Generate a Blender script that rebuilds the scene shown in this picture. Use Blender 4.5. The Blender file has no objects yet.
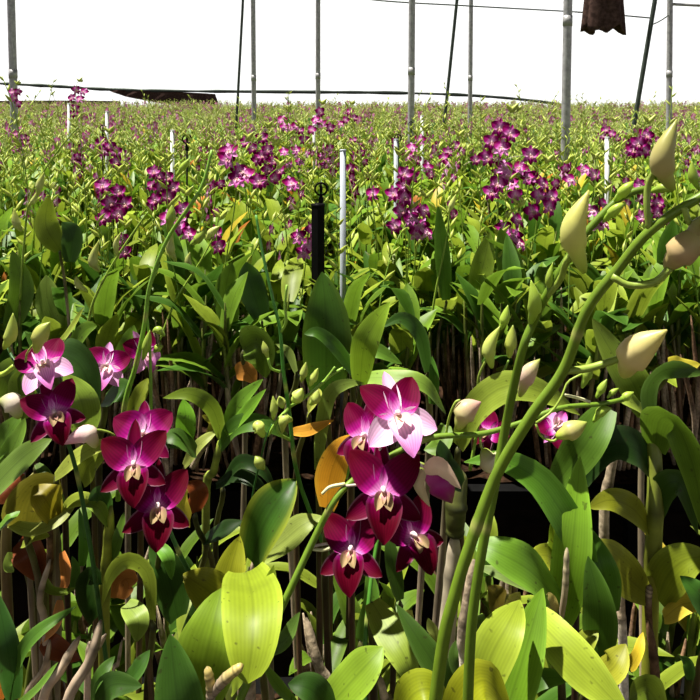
import bpy, math, random
import numpy as np
from mathutils import Vector, Matrix, Quaternion
PI = math.pi
RNG = random.Random(7)
scene = bpy.context.scene
COL = scene.collection

# ------------------------------------------------------------------ camera
F = 720.0
HORIZON = 92.0   # the camera is level; the frame is a low crop of its picture (lens shift)
CAMZ = 1.70
cam_d = bpy.data.cameras.new('camera'); cam = bpy.data.objects.new('camera', cam_d); COL.objects.link(cam)
cam.location = (0, 0, CAMZ); cam.rotation_euler = (PI/2, 0, 0)
cam_d.sensor_fit = 'HORIZONTAL'; cam_d.sensor_width = 36; cam_d.lens = 36*F/700; cam_d.shift_y = (HORIZON-350)/700
cam_d.clip_start = .02; cam_d.clip_end = 300
scene.camera = cam
CAM = Vector((0, 0, CAMZ))
FWD = Vector((0, 1, 0)); RT = Vector((1, 0, 0)); UPV = Vector((0, 0, 1))
def at(px, py, d):
    return CAM + FWD*d + RT*((px-350)/F*d) + UPV*((HORIZON-py)/F*d)
def ground_hit(px, py, z):
    r = FWD + RT*((px-350)/F) + UPV*((HORIZON-py)/F)
    return CAM + r*((z-CAMZ)/r.z)

# ------------------------------------------------------------------ materials
def new_mat(name):
    m = bpy.data.materials.new(name); m.use_nodes = True
    nt = m.node_tree; nt.nodes.clear()
    return m, nt
def N(nt, t, **kw):
    n = nt.nodes.new(t)
    for k, v in kw.items(): setattr(n, k, v)
    return n
def plant_mat(name, rough=.4, trans=.0, spec=.5, noise=.25, vein=0, scale=60, bump=0., spots=0.):
    m, nt = new_mat(name); L = nt.links.new
    out = N(nt, 'ShaderNodeOutputMaterial'); b = N(nt, 'ShaderNodeBsdfPrincipled')
    b.inputs['Roughness'].default_value = rough; b.inputs['Specular IOR Level'].default_value = spec
    a = N(nt, 'ShaderNodeAttribute', attribute_name='Col')
    tc = N(nt, 'ShaderNodeTexCoord'); no = N(nt, 'ShaderNodeTexNoise'); no.inputs['Scale'].default_value = scale
    no.inputs['Detail'].default_value = 4
    L(tc.outputs['Object'], no.inputs['Vector'])
    mr = N(nt, 'ShaderNodeMapRange'); mr.inputs[1].default_value = .3; mr.inputs[2].default_value = .7
    mr.inputs[3].default_value = 1-noise; mr.inputs[4].default_value = 1+noise
    L(no.outputs['Fac'], mr.inputs[0])
    oi = N(nt, 'ShaderNodeObjectInfo')
    mo = N(nt, 'ShaderNodeMapRange'); mo.inputs[3].default_value = .85; mo.inputs[4].default_value = 1.15
    L(oi.outputs['Random'], mo.inputs[0])
    mm = N(nt, 'ShaderNodeMath', operation='MULTIPLY'); L(mr.outputs[0], mm.inputs[0]); L(mo.outputs[0], mm.inputs[1])
    last = mm.outputs[0]
    if vein:
        u = N(nt, 'ShaderNodeAttribute', attribute_name='uvp')
        s = N(nt, 'ShaderNodeSeparateXYZ'); L(u.outputs['Vector'], s.inputs[0])
        ab = N(nt, 'ShaderNodeMath', operation='ABSOLUTE'); L(s.outputs[1], ab.inputs[0])
        cr = N(nt, 'ShaderNodeMapRange'); cr.inputs[1].default_value = 0; cr.inputs[2].default_value = .1
        cr.inputs[3].default_value = 1-vein; cr.inputs[4].default_value = 1
        L(ab.outputs[0], cr.inputs[0])
        # parallel fine veins
        w = N(nt, 'ShaderNodeMath', operation='SINE'); ms = N(nt, 'ShaderNodeMath', operation='MULTIPLY'); ms.inputs[1].default_value = 42
        L(s.outputs[1], ms.inputs[0]); L(ms.outputs[0], w.inputs[0])
        wr = N(nt, 'ShaderNodeMapRange'); wr.inputs[1].default_value = -1; wr.inputs[3].default_value = .94; wr.inputs[4].default_value = 1.05
        L(w.outputs[0], wr.inputs[0])
        m2 = N(nt, 'ShaderNodeMath', operation='MULTIPLY'); L(last, m2.inputs[0]); L(cr.outputs[0], m2.inputs[1])
        m3 = N(nt, 'ShaderNodeMath', operation='MULTIPLY'); L(m2.outputs[0], m3.inputs[0]); L(wr.outputs[0], m3.inputs[1])
        last = m3.outputs[0]
    vm = N(nt, 'ShaderNodeVectorMath', operation='SCALE'); L(a.outputs['Color'], vm.inputs[0]); L(last, vm.inputs['Scale'])
    colout = vm.outputs[0]
    if spots:
        n2 = N(nt, 'ShaderNodeTexNoise'); n2.inputs['Scale'].default_value = 160; n2.inputs['Detail'].default_value = 1
        L(tc.outputs['Object'], n2.inputs['Vector'])
        r2 = N(nt, 'ShaderNodeMapRange'); r2.inputs[1].default_value = .69; r2.inputs[2].default_value = .76; r2.inputs[4].default_value = spots
        L(n2.outputs['Fac'], r2.inputs[0])
        mx = N(nt, 'ShaderNodeMix', data_type='RGBA'); L(r2.outputs[0], mx.inputs[0]); L(colout, mx.inputs[6])
        mx.inputs[7].default_value = (.03, .02, .008, 1); colout = mx.outputs[2]
    L(colout, b.inputs['Base Color'])
    if bump:
        bp = N(nt, 'ShaderNodeBump'); bp.inputs['Strength'].default_value = bump; bp.inputs['Distance'].default_value = .003
        L(no.outputs['Fac'], bp.inputs['Height']); L(bp.outputs[0], b.inputs['Normal'])
    if trans:
        t = N(nt, 'ShaderNodeBsdfTranslucent'); L(colout, t.inputs['Color'])
        x = N(nt, 'ShaderNodeMixShader'); x.inputs[0].default_value = trans
        L(b.outputs[0], x.inputs[1]); L(t.outputs[0], x.inputs[2]); L(x.outputs[0], out.inputs[0])
    else:
        L(b.outputs[0], out.inputs[0])
    return m
M_LEAF = plant_mat('orchid_leaf', .45, .34, .22, .16, vein=.22, scale=22, bump=.1, spots=.55)
M_STEM = plant_mat('orchid_stem', .45, .08, .35, .12, scale=90)
M_DRY = plant_mat('dry_cane_bark', .85, 0, .15, .45, scale=130, bump=.5)
M_BUD = plant_mat('orchid_bud', .4, .25, .35, .07, scale=60)
M_FIELD = plant_mat('field_foliage', .5, .45, .3, .1, scale=4)

def petal_mat():
    m, nt = new_mat('orchid_petal'); L = nt.links.new
    out = N(nt, 'ShaderNodeOutputMaterial'); b = N(nt, 'ShaderNodeBsdfPrincipled')
    b.inputs['Roughness'].default_value = .6; b.inputs['Specular IOR Level'].default_value = .04
    u = N(nt, 'ShaderNodeAttribute', attribute_name='uvp'); s = N(nt, 'ShaderNodeSeparateXYZ'); L(u.outputs['Vector'], s.inputs[0])
    ramp = N(nt, 'ShaderNodeValToRGB'); cr = ramp.color_ramp
    stops = [(0, (.85, .68, .80, 1)), (.13, (.66, .22, .56, 1)), (.27, (.33, .006, .19, 1)), (.46, (.12, .0006, .032, 1)), (1, (.075, .0003, .008, 1))]
    cr.elements[0].position = 0; cr.elements[0].color = stops[0][1]; cr.elements[1].position = 1; cr.elements[1].color = stops[-1][1]
    for p, c in stops[1:-1]:
        e = cr.elements.new(p); e.color = c
    # the per-flower attribute widens the pale eye: x' = x * Col.r
    a = N(nt, 'ShaderNodeAttribute', attribute_name='Col'); sa = N(nt, 'ShaderNodeSeparateColor'); L(a.outputs['Color'], sa.inputs[0])
    oi = N(nt, 'ShaderNodeObjectInfo')
    mul = N(nt, 'ShaderNodeMath', operation='MULTIPLY'); L(s.outputs[0], mul.inputs[0]); L(sa.outputs[0], mul.inputs[1])
    sa3 = N(nt, 'ShaderNodeMapRange'); sa3.inputs[3].default_value = .9; sa3.inputs[4].default_value = 1.15; L(oi.outputs['Random'], sa3.inputs[0])
    m4 = N(nt, 'ShaderNodeMath', operation='MULTIPLY'); L(mul.outputs[0], m4.inputs[0]); L(sa3.outputs[0], m4.inputs[1])
    L(m4.outputs[0], ramp.inputs[0])
    # fine veins
    ms = N(nt, 'ShaderNodeMath', operation='MULTIPLY'); ms.inputs[1].default_value = 30; L(s.outputs[1], ms.inputs[0])
    w = N(nt, 'ShaderNodeMath', operation='SINE'); L(ms.outputs[0], w.inputs[0])
    wr = N(nt, 'ShaderNodeMapRange'); wr.inputs[1].default_value = -1; wr.inputs[3].default_value = .84; wr.inputs[4].default_value = 1.1; L(w.outputs[0], wr.inputs[0])
    sc = N(nt, 'ShaderNodeVectorMath', operation='SCALE'); L(ramp.outputs[0], sc.inputs[0]); L(wr.outputs[0], sc.inputs['Scale'])
    # pale rim (thin edge) and pale backs of the sepals: Col.g = paleness
    geo = N(nt, 'ShaderNodeNewGeometry')
    pal = N(nt, 'ShaderNodeMath', operation='MULTIPLY'); L(geo.outputs['Backfacing'], pal.inputs[0]); L(sa.outputs[1], pal.inputs[1])
    ab = N(nt, 'ShaderNodeMath', operation='ABSOLUTE'); L(s.outputs[1], ab.inputs[0])
    rim = N(nt, 'ShaderNodeMapRange'); rim.inputs[1].default_value = .8; rim.inputs[2].default_value = 1.0; rim.inputs[4].default_value = .35; L(ab.outputs[0], rim.inputs[0])
    mxa = N(nt, 'ShaderNodeMath', operation='MAXIMUM'); L(pal.outputs[0], mxa.inputs[0]); 
    rm2 = N(nt, 'ShaderNodeMath', operation='MULTIPLY'); L(rim.outputs[0], rm2.inputs[0]); L(sa.outputs[1], rm2.inputs[1]); L(rm2.outputs[0], mxa.inputs[1])
    mx = N(nt, 'ShaderNodeMix', data_type='RGBA'); L(mxa.outputs[0], mx.inputs[0]); L(sc.outputs[0], mx.inputs[6]); mx.inputs[7].default_value = (.86, .62, .78, 1)
    # Col.b = cream throat amount
    mx2 = N(nt, 'ShaderNodeMix', data_type='RGBA'); L(sa.outputs[2], mx2.inputs[0]); L(mx.outputs[2], mx2.inputs[6]); mx2.inputs[7].default_value = (.72, .62, .30, 1)
    L(mx2.outputs[2], b.inputs['Base Color'])
    t = N(nt, 'ShaderNodeBsdfTranslucent'); L(mx2.outputs[2], t.inputs['Color'])
    x = N(nt, 'ShaderNodeMixShader'); x.inputs[0].default_value = .25
    L(b.outputs[0], x.inputs[1]); L(t.outputs[0], x.inputs[2]); L(x.outputs[0], out.inputs[0])
    return m
M_PETAL = petal_mat()

def simple_mat(name, col, rough=.6, metal=0., noise=.2, scale=20, bump=0., col2=None):
    m, nt = new_mat(name); L = nt.links.new
    out = N(nt, 'ShaderNodeOutputMaterial'); b = N(nt, 'ShaderNodeBsdfPrincipled')
    b.inputs['Roughness'].default_value = rough; b.inputs['Metallic'].default_value = metal; b.inputs['Specular IOR Level'].default_value = .03 if max(col) < .08 else .3
    tc = N(nt, 'ShaderNodeTexCoord'); no = N(nt, 'ShaderNodeTexNoise'); no.inputs['Scale'].default_value = scale; no.inputs['Detail'].default_value = 6
    L(tc.outputs['Object'], no.inputs['Vector'])
    mx = N(nt, 'ShaderNodeMix', data_type='RGBA')
    mr = N(nt, 'ShaderNodeMapRange'); mr.inputs[1].default_value = .35; mr.inputs[2].default_value = .65; L(no.outputs['Fac'], mr.inputs[0])
    L(mr.outputs[0], mx.inputs[0])
    c2 = col2 or tuple(c*(1-noise) for c in col)
    mx.inputs[6].default_value = (*c2, 1); mx.inputs[7].default_value = (*col, 1)
    L(mx.outputs[2], b.inputs['Base Color'])
    if bump:
        bp = N(nt, 'ShaderNodeBump'); bp.inputs['Strength'].default_value = bump; L(no.outputs['Fac'], bp.inputs['Height']); L(bp.outputs[0], b.inputs['Normal'])
    L(b.outputs[0], out.inputs[0])
    return m
M_GALV = simple_mat('galvanised_steel', (.36, .36, .37), .5, .25, .35, 30)
M_PVC = simple_mat('grey_pvc_pipe', (.40, .44, .50), .35, 0, .12, 10)
M_WPVC = simple_mat('white_pvc_pipe', (.62, .64, .66), .35, 0, .1, 10)
M_BLACK = simple_mat('black_plastic', (.006, .006, .006), .45, 0, .3, 30)
M_WIRE = simple_mat('steel_wire', (.06, .075, .065), .5, .3, .3, 20)
M_SOIL = simple_mat('aisle_soil', (.035, .022, .014), .95, 0, .5, 6, .6, (.014, .009, .006))
M_NET = simple_mat('bench_netting', (.005, .005, .005), .8, 0, .3, 40)
M_HUSK = simple_mat('coconut_husk', (.035, .018, .010), .95, 0, .5, 60, .8, (.008, .005, .003))
M_CLOTH = simple_mat('shade_cloth', (.075, .045, .038), .9, 0, .4, 25, .2, (.03, .018, .016))
M_TAN = simple_mat('tan_net', (.26, .19, .13), .9, 0, .3, 9)

def film_mat():
    m, nt = new_mat('milky_film'); L = nt.links.new
    out = N(nt, 'ShaderNodeOutputMaterial')
    d = N(nt, 'ShaderNodeBsdfDiffuse'); t = N(nt, 'ShaderNodeBsdfTranslucent'); x = N(nt, 'ShaderNodeMixShader')
    no = N(nt, 'ShaderNodeTexNoise'); no.inputs['Scale'].default_value = .6
    tc = N(nt, 'ShaderNodeTexCoord'); L(tc.outputs['Object'], no.inputs['Vector'])
    mx = N(nt, 'ShaderNodeMix', data_type='RGBA'); L(no.outputs['Fac'], mx.inputs[0])
    mx.inputs[6].default_value = (.93, .93, .90, 1); mx.inputs[7].default_value = (.97, .97, .95, 1)
    L(mx.outputs[2], d.inputs[0]); L(mx.outputs[2], t.inputs[0]); x.inputs[0].default_value = .6
    L(d.outputs[0], x.inputs[1]); L(t.outputs[0], x.inputs[2])
    tr = N(nt, 'ShaderNodeBsdfTransparent'); x2 = N(nt, 'ShaderNodeMixShader'); x2.inputs[0].default_value = .7
    L(x.outputs[0], x2.inputs[1]); L(tr.outputs[0], x2.inputs[2]); L(x2.outputs[0], out.inputs[0])
    return m
M_FILM = film_mat()

# ------------------------------------------------------------------ mesh building
class MB:
    def __init__(s): s.v = []; s.f = []; s.c = []; s.u = []; s.n = 0
    def add(s, v, f, c, u=None):
        v = np.asarray(v, float).reshape(-1, 3); k = len(v)
        s.v.append(v); s.f += [tuple(i+s.n for i in q) for q in f]
        c = np.asarray(c, float)
        s.c.append(np.tile(c, (k, 1)) if c.ndim == 1 else c)
        s.u.append(np.zeros((k, 3)) if u is None else np.asarray(u, float).reshape(-1, 3)); s.n += k
    def merge(s, o, mat=None):
        for v, c, u in zip(o.v, o.c, o.u):
            if mat is not None:
                A = np.array(mat); v = v @ A[:3, :3].T + A[:3, 3]
            s.v.append(v); s.c.append(c); s.u.append(u)
        s.f += [tuple(i+s.n for i in q) for q in o.f]; s.n += o.n
    def mesh(s, name, mat):
        me = bpy.data.meshes.new(name)
        V = np.vstack(s.v)
        me.from_pydata(V.tolist(), [], s.f)
        ca = me.attributes.new('Col', 'FLOAT_COLOR', 'POINT')
        C4 = np.ones((len(V), 4)); C4[:, :3] = np.vstack(s.c); ca.data.foreach_set('color', C4.ravel())
        ua = me.attributes.new('uvp', 'FLOAT_VECTOR', 'POINT'); ua.data.foreach_set('vector', np.vstack(s.u).ravel())
        me.polygons.foreach_set('use_smooth', [True]*len(me.polygons))
        me.materials.append(mat); me.update()
        return me
def link(name, data, parent=None, mat=None):
    o = bpy.data.objects.new(name, data); COL.objects.link(o)
    if parent: o.parent = parent
    if mat is not None: o.matrix_local = mat
    return o
def tag(o, label=None, cat=None, group=None, kind=None):
    if label: o['label'] = label
    if cat: o['category'] = cat
    if group: o['group'] = group
    if kind: o['kind'] = kind
    return o

def catmull(pts, n):
    P = [Vector(p) for p in pts]
    if len(P) == 2: P = [P[0], (P[0]+P[1])/2, P[1]]
    Q = [P[0]*2-P[1]] + P + [P[-1]*2-P[-2]]
    out = []
    for k in range(n+1):
        t = k/n*(len(P)-1); i = min(int(t), len(P)-2); t -= i
        a, b, c, d = Q[i:i+4]
        out.append(.5*((2*b)+(c-a)*t+(2*a-5*b+4*c-d)*t*t+(3*b-a-3*c+d)*t**3))
    return out
def frames(pts, hint=None):
    T = []
    for i in range(len(pts)):
        a = pts[max(i-1, 0)]; b = pts[min(i+1, len(pts)-1)]; t = (b-a)
        T.append(t.normalized() if t.length > 1e-9 else Vector((0, 0, 1)))
    n = hint or (Vector((1, 0, 0)) if abs(T[0].x) < .8 else Vector((0, 1, 0)))
    out = []
    for t in T:
        n = (n - t*n.dot(t))
        n = n.normalized() if n.length > 1e-6 else t.orthogonal().normalized()
        out.append((t, n, t.cross(n)))
    return out
def tube(mb, pts, rad, col, seg=8, cap=True):
    fr = frames(pts); V = []; n = len(pts)
    if not hasattr(rad, '__len__'): rad = [rad]*n
    cc = np.asarray(col, float); C = []
    for i, (p, (t, a, b)) in enumerate(zip(pts, fr)):
        for k in range(seg):
            th = 2*PI*k/seg; V.append(p + (a*math.cos(th)+b*math.sin(th))*rad[i])
            C.append(cc if cc.ndim == 1 else cc[i])
    Fc = [(i*seg+k, i*seg+(k+1) % seg, (i+1)*seg+(k+1) % seg, (i+1)*seg+k) for i in range(n-1) for k in range(seg)]
    if cap: Fc += [tuple(range(seg))[::-1], tuple((n-1)*seg+k for k in range(seg))]
    mb.add([tuple(v) for v in V], Fc, np.array(C))

def leaf(mb, pts, width, col, nh, nl=10, na=4, fold=.18, wav=.0, edge=None, seed=0, blunt=.74, curl=0.):
    """a strap leaf along the points; nh is the side it faces"""
    P = catmull(pts, nl); T = frames(P)
    V = []; U = []; C = []; r = random.Random(seed); ph = r.random()*6
    hue = np.array([1.0, .92, .62]); base = np.array(col)*hue; ed = np.array(edge if edge is not None else col)*hue
    nprev = Vector(nh)
    for i, p in enumerate(P):
        t = T[i][0]; u = i/nl
        s = t.cross(nprev)
        s = s.normalized() if s.length > 1e-4 else T[i][1]
        nn = s.cross(t).normalized(); nprev = nn*.8 + Vector(nh)*.2
        w = width*.5*(math.sin(PI*min(1, .10+.90*u)**.88)**blunt if u < .999 else .015)
        w = max(w, width*.012)
        for j in range(na+1):
            q = -1+2*j/na
            V.append(tuple(p + s*(q*w) + nn*(fold*w*(abs(q)**1.3) + wav*w*math.sin(ph+u*9+q*2)*abs(q) - curl*w*q)))
            U.append((u, q, 0)); g = (1-abs(q))
            C.append(base*(.92+.08*g) if edge is None else base*(1-abs(q)**6*.8)+ed*(abs(q)**6*.8))
    Fc = [(i*(na+1)+j, i*(na+1)+j+1, (i+1)*(na+1)+j+1, (i+1)*(na+1)+j) for i in range(nl) for j in range(na)]
    mb.add(V, Fc, np.array(C), U)

def sub(c, k): return tuple(x*k for x in c)
# leaf and stem colours (albedo)
G = dict(g=(.085, .175, .018), dg=(.03, .085, .015), vdg=(.015, .045, .010), yg=(.20, .29, .025), lg=(.25, .36, .09), bg=(.15, .32, .02),
         y=(.42, .36, .03), o=(.62, .26, .03), br=(.13, .032, .011), ol=(.16, .17, .02))
STEMG = (.15, .24, .02); CANEG = (.16, .20, .03); BEIGE = (.30, .235, .16); TAN = (.12, .068, .033); DKBR = (.04, .02, .011)

def cane(mb, pts, r, c0=BEIGE, c1=CANEG, seg=8, n=18, nodes=6, rs=0):
    rr = random.Random(rs); P = catmull(pts, n); rad = []; C = []
    for i in range(n+1):
        u = i/n; f = (u*nodes) % 1.0
        k = .72 + .38*math.sin(PI*min(1, .12+.8*u)) + (.13 if (f < .16) else 0)
        rad.append(r*k*(.3 if i == n else .8 if i == n-1 else 1))
        mixv = min(1, max(0, (u-.35)*3))
        c = np.array(c0)*(1-mixv)+np.array(c1)*mixv
        if f < .16: c = c*.45
        else: c = c*(.8+.4*rr.random())
        C.append(c)
    tube(mb, P, rad, np.array(C), seg)

def bud(mb, spur, belly, tip, r, c_spur=(.36, .48, .04), c_mid=(.50, .44, .17), c_tip=(.34, .42, .07), seg=12, n=14):
    """an orchid bud lofted from the spur through the swollen belly to the pointed tip"""
    P = catmull([spur, belly, tip], n); rad = []; C = []
    for i in range(n+1):
        u = i/n
        k = math.sin(PI*min(1, max(0, .10+.90*u))**.95)**.9
        if u < .30: k = max(k*.55, .40+.12*math.sin(PI*u/.3))*(.55+.45*min(1, u/.10)) if u < .12 else k*.75
        if u > .97: k = .05
        rad.append(max(.03, k)*r)
        a = np.array(c_spur); b = np.array(c_mid); c = np.array(c_tip)
        C.append(a*(1-u*2.2)+b*(u*2.2) if u < .4545 else b*(1-(u-.4545)/.5455)+c*((u-.4545)/.5455))
    tube(mb, P, rad, np.array(C), seg)

# ------------------------------------------------------------------ the orchid flower
def petal(mb, ang, L, W, cup, bend, wexp, col, kind=0, z0=0., nt_=8, ns=6, reflex=0., skew=0., wave=0.):
    dx, dy = math.sin(ang), math.cos(ang); sx, sy = dy, -dx
    V = []; U = []; 
    for i in range(nt_+1):
        t = i/nt_
        w = W*.5*max(.02, (math.sin(PI*min(1., t**wexp*.985+.015))**.62 if t < 1 else .04))
        w = max(w, W*.09*(1-t))
        for j in range(ns+1):
            s = -1+2*j/ns
            x = dx*t*L + sx*(s*w + skew*t*t*W); y = dy*t*L + sy*(s*w + skew*t*t*W)
            z = z0 + cup*(s*s)*w + bend*math.sin(t*PI*.5)*L - reflex*t*t*L + wave*w*math.sin(s*5+t*6)
            V.append((x, y, z)); U.append((t, s, kind))
    Fc = [(i*(ns+1)+j, i*(ns+1)+j+1, (i+1)*(ns+1)+j+1, (i+1)*(ns+1)+j) for i in range(nt_) for j in range(ns)]
    mb.add(V, Fc, np.tile(np.array(col, float), (len(V), 1)), U)
def flower_parts(lod=0, eye=1., pale=.55, seed=0, open_=1., se=1., pa=.33):
    """unit flower: face +Z, up +Y, about 1 across; returns dict of part meshes"""
    r = random.Random(seed); a, b = ((9, 8), (4, 3), (2, 2))[lod]
    J = lambda k: (r.random()-.5)*k
    pet = MB(); sep = MB(); lip = MB(); colm = MB()
    up = 1.15 if open_ > .9 else .75
    for s in (-1, 1):
        petal(pet, s*(PI*pa*open_+J(.12)), .50 if pa > .3 else .56, .44 if pa > .3 else .37, .25, .10*up+J(.1), .78, (eye, .05*pale, 0), 0, .015, a, b, .10+J(.12), 0, .05)
    petal(sep, J(.15), .50 if pa > .3 else .58, .20, .5, .08, .85, (eye*.85*se, pale, 0), 1, -.01, a, max(2, b-2), .06)
    for s in (-1, 1):
        petal(sep, s*(PI*(.77 if pa > .3 else .70)+J(.1)), .48, .36 if se < .3 else .25, .4, .04, .8, (eye*.9*se, pale, 0), 1, -.012, a, max(2, b-2), .02, s*-.15)
    # lip: mid lobe hangs and juts forward, two side lobes curl up round the column
    petal(lip, PI+J(.1), .50, .30 if pa > .3 else .40, .55, .34, .62, (1.5*eye*se, .1, 0), 2, .03, a, b, .22, 0, .10)
    if lod < 2:
        for s in (-1, 1):
            petal(lip, PI+s*.50, .21, .13, 1.1, .60, .8, (.9*eye*se, .1, .38), 2, .05, a-2, max(2, b-3), 0, -s*.2)
        petal(lip, PI, .12, .09, .3, .5, .9, (.8, .2, .8), 2, .065, a-2, 2, 0.)
    # column and spur
    pts = [Vector((0, .02, -.02)), Vector((0, .03, .08)), Vector((0, -.01, .16))]
    tube(colm, catmull(pts, 4), [.028, .030, .032, .030, .012], (.25, .5, .25), 6 if lod < 2 else 4)
    sp = MB(); tube(sp, catmull([Vector((0, 0, 0)), Vector((0, -.10, -.09)), Vector((0, -.16, -.20))], 5), [.07, .08, .07, .06, .045, .02], (.62, .60, .30), 8 if lod < 2 else 5)
    return pet, sep, lip, colm, sp
FL = {}
def flower_mesh(lod, seed, eye=1., pale=.55, open_=1., se=1., pa=.33):
    k = (lod, seed, eye, pale, open_, se, pa)
    if k not in FL:
        pet, sep, lip, colm, sp = flower_parts(lod, eye, pale, seed, open_, se, pa)
        m = MB()
        for x in (sep, pet, lip, colm): m.merge(x)
        FL[k] = m
    return FL[k]
FLM = {}
def flower_data(lod, seed, eye=1., pale=.55, open_=1., se=1., pa=.33):
    k = (lod, seed, eye, pale, open_, se, pa)
    if k not in FLM: FLM[k] = flower_mesh(*k).mesh('flower', M_PETAL)
    return FLM[k]
def face_mat(pos, face, up, size, roll=0.):
    z = Vector(face).normalized(); u = Vector(up)
    x = u.cross(z).normalized(); y = z.cross(x)
    R = Matrix((x, y, z)).transposed().to_4x4()
    return Matrix.Translation(pos) @ R @ Matrix.Rotation(roll, 4, 'Z') @ Matrix.Diagonal((size, size, size, 1))

BED = .55      # top of the benches
class Plant:
    """one orchid plant: an Empty at its base, every piece a child in the plant's own frame"""
    def __init__(s, x, y, label, group=None, z=BED, cat='orchid plant', name='orchid_plant'):
        s.o = bpy.data.objects.new(name, None); COL.objects.link(s.o); s.o.location = (x, y, z)
        s.o.empty_display_size = .05
        tag(s.o, label, cat, group); s.b = Vector((x, y, z)); s.tops = []; s.k = 0
    def L(s, P): return [Vector(p)-s.b for p in P]
    def cane(s, P, r, c0=BEIGE, c1=CANEG, seg=10, n=22, nodes=7, name='cane', ground=True):
        P = [Vector(p) for p in P]
        if ground:
            q = P[0]; base = Vector((q.x*.6+s.b.x*.4, q.y*.6+s.b.y*.4+.0, s.b.z))
            if q.z > s.b.z+.03: P = [base, base.lerp(q, .5)+Vector((0, 0, .02))] + P
        s.tops += P; s.k += 1
        mb = MB(); cane(mb, s.L(P), r, c0, c1, seg, n, nodes, s.k); return link(name, mb.mesh(name, M_DRY if c1 in (BEIGE, TAN, DKBR) else M_STEM), s.o)
    def leaf(s, P, w, c='g', nh=None, auto=True, fold=.18, wav=.12, edge=None, curl=0., label=None, blunt=.74):
        P = [Vector(p) for p in P]
        if nh is None:
            m = P[len(P)//2]; nh = ((CAM-m).normalized()*.8 + Vector((0, 0, .55))).normalized()
        if auto and P[0].z > s.b.z+.05 and (not s.tops or min((P[0]-t).length for t in s.tops) > .05):
            rr = random.Random(s.k*13+int(abs(P[0].x)*1000)); s.cane([P[0]+Vector(((rr.random()-.5)*.05, .03+.03*rr.random(), -.12)), P[0]+Vector((0, .004, -.02)), P[0]], .0033+.0012*rr.random(), (TAN, BEIGE, DKBR)[s.k % 3], (.075, .08, .02), 8, 14, 6)
        mb = MB(); s.k += 1
        cc = G[c] if isinstance(c, str) else c
        e = edge if edge is not None else tuple(min(1, x*1.5+.02) for x in cc)  # default edge is paler, painting a lit rim along the leaf
        leaf(mb, s.L(P), w, cc, nh, 14, 6, fold, wav, e, s.k*7+3, blunt, curl)
        o = link('leaf', mb.mesh('leaf', M_LEAF), s.o)
        if label: o['label'] = label
        return o
    def pleaf(s, pp, wpx, c='g', **kw):
        d = sum(p[2] for p in pp)/len(pp)
        return s.leaf([at(*p) for p in pp], wpx/F*d*1.12, c, **kw)
    def spike(s, pp, r, c=STEMG, n=30, nodes=0, world=False, nodecol=(.27, .30, .07)):
        P = pp if world else [at(*p) for p in pp]
        q = catmull(P, n); rad = [r*(1-.45*i/n) for i in range(n+1)]
        C = [np.array(c)]*(n+1)
        for k in nodes or ():
            j = int(k*n); rad[j] *= 1.10; C[j] = np.array(nodecol)
        mb = MB(); tube(mb, [x-s.b for x in q], rad, np.array(C), 10)
        return link('flower_spike', mb.mesh('flower_spike', M_STEM), s.o)
    def pedicel(s, parent, P, r=.0014, c=STEMG):
        mb = MB(); tube(mb, catmull(s.L(P), 10), [r*(1.1-.2*i/10) for i in range(11)], c, 8)
        return link('pedicel', mb.mesh('pedicel', M_STEM), parent)
    def flower(s, parent, p, size, face, up=(0, 0, 1), roll=0., seed=0, eye=1., pale=.55, lod=0, open_=1., stem=None, se=1., pa=.33):
        p = Vector(p); f = Vector(face).normalized()
        M = face_mat(p-s.b, f, up, size, roll)
        o = link('flower', flower_data(lod, seed, eye, pale, open_, se, pa), parent, M)
        if stem is not None:
            q = Vector(stem); s.pedicel(parent, [q, q.lerp(p-f*size*.12, .55)+Vector((0, 0, .006)), p-f*size*.02], .0013, (.50, .42, .36))
        return o
    def bud(s, parent, a, m, t, r, **kw):
        mb = MB(); bud(mb, Vector(a)-s.b, Vector(m)-s.b, Vector(t)-s.b, r, **kw)
        return link('bud', mb.mesh('bud', M_BUD), parent)

# ================================================================== near plants (each its own thing)
def tc(p, dx=0., dy=0.):
    p = Vector(p); return ((CAM-p).normalized() + RT*dx + UPV*dy).normalized()
def base_of(px, py, d, back=.03):
    p = at(px, py, d); return p.x, p.y+back

# ---- the centre spray: purple flowers on the long arching stalk
x, y = base_of(262, 690, .74, .02)
P = Plant(x, y, 'orchid plant in the foreground centre bearing the biggest spray of crimson flowers')
P.cane([at(232, 705, .76), at(222, 672, .78)], .006)
A = [(222, 740, .72), (240, 700, .72), (262, 650, .73), (290, 590, .74), (316, 535, .75), (335, 500, .75), (355, 479, .76), (385, 459, .76), (430, 438, .76), (480, 434, .77), (520, 423, .78), (560, 408, .79), (600, 404, .80), (624, 399, .81)]
sp = P.spike(A, .0042, (.15, .26, .02), 70, nodes=(.17, .36, .60))
def fl(pp, size, dx, dy, roll=0., seed=0, eye=1., pale=.55, stem=None, open_=1., plant=None, par=None, pa=.25):
    p = at(*pp); (plant or P).flower(par or sp, p, size, tc(p, dx, dy), UPV, roll, seed, eye, pale, 0, open_, None if stem is None else at(*stem), pa=pa)
# top flower, its pale back and lip towards us
p = at(397, 418, .745)
P.flower(sp, p, .088, tc(p, .25, .62), UPV, .10, 1, .9, .9, 0, .72, at(376, 460, .76), se=.10, pa=.30)
fl((366, 438, .79), .078, -.55, .35, .15, 2, 1., .5, (362, 472, .77), .8)
fl((383, 493, .735), .092, .05, .18, -.05, 3, 1.15, .6, (345, 486, .755))
fl((352, 551, .745), .080, -.22, .12, .10, 4, 1.15, .6, (312, 546, .75))
fl((412, 536, .77), .078, .45, .05, .25, 5, 1.15, .6, (372, 470, .77))
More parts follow.
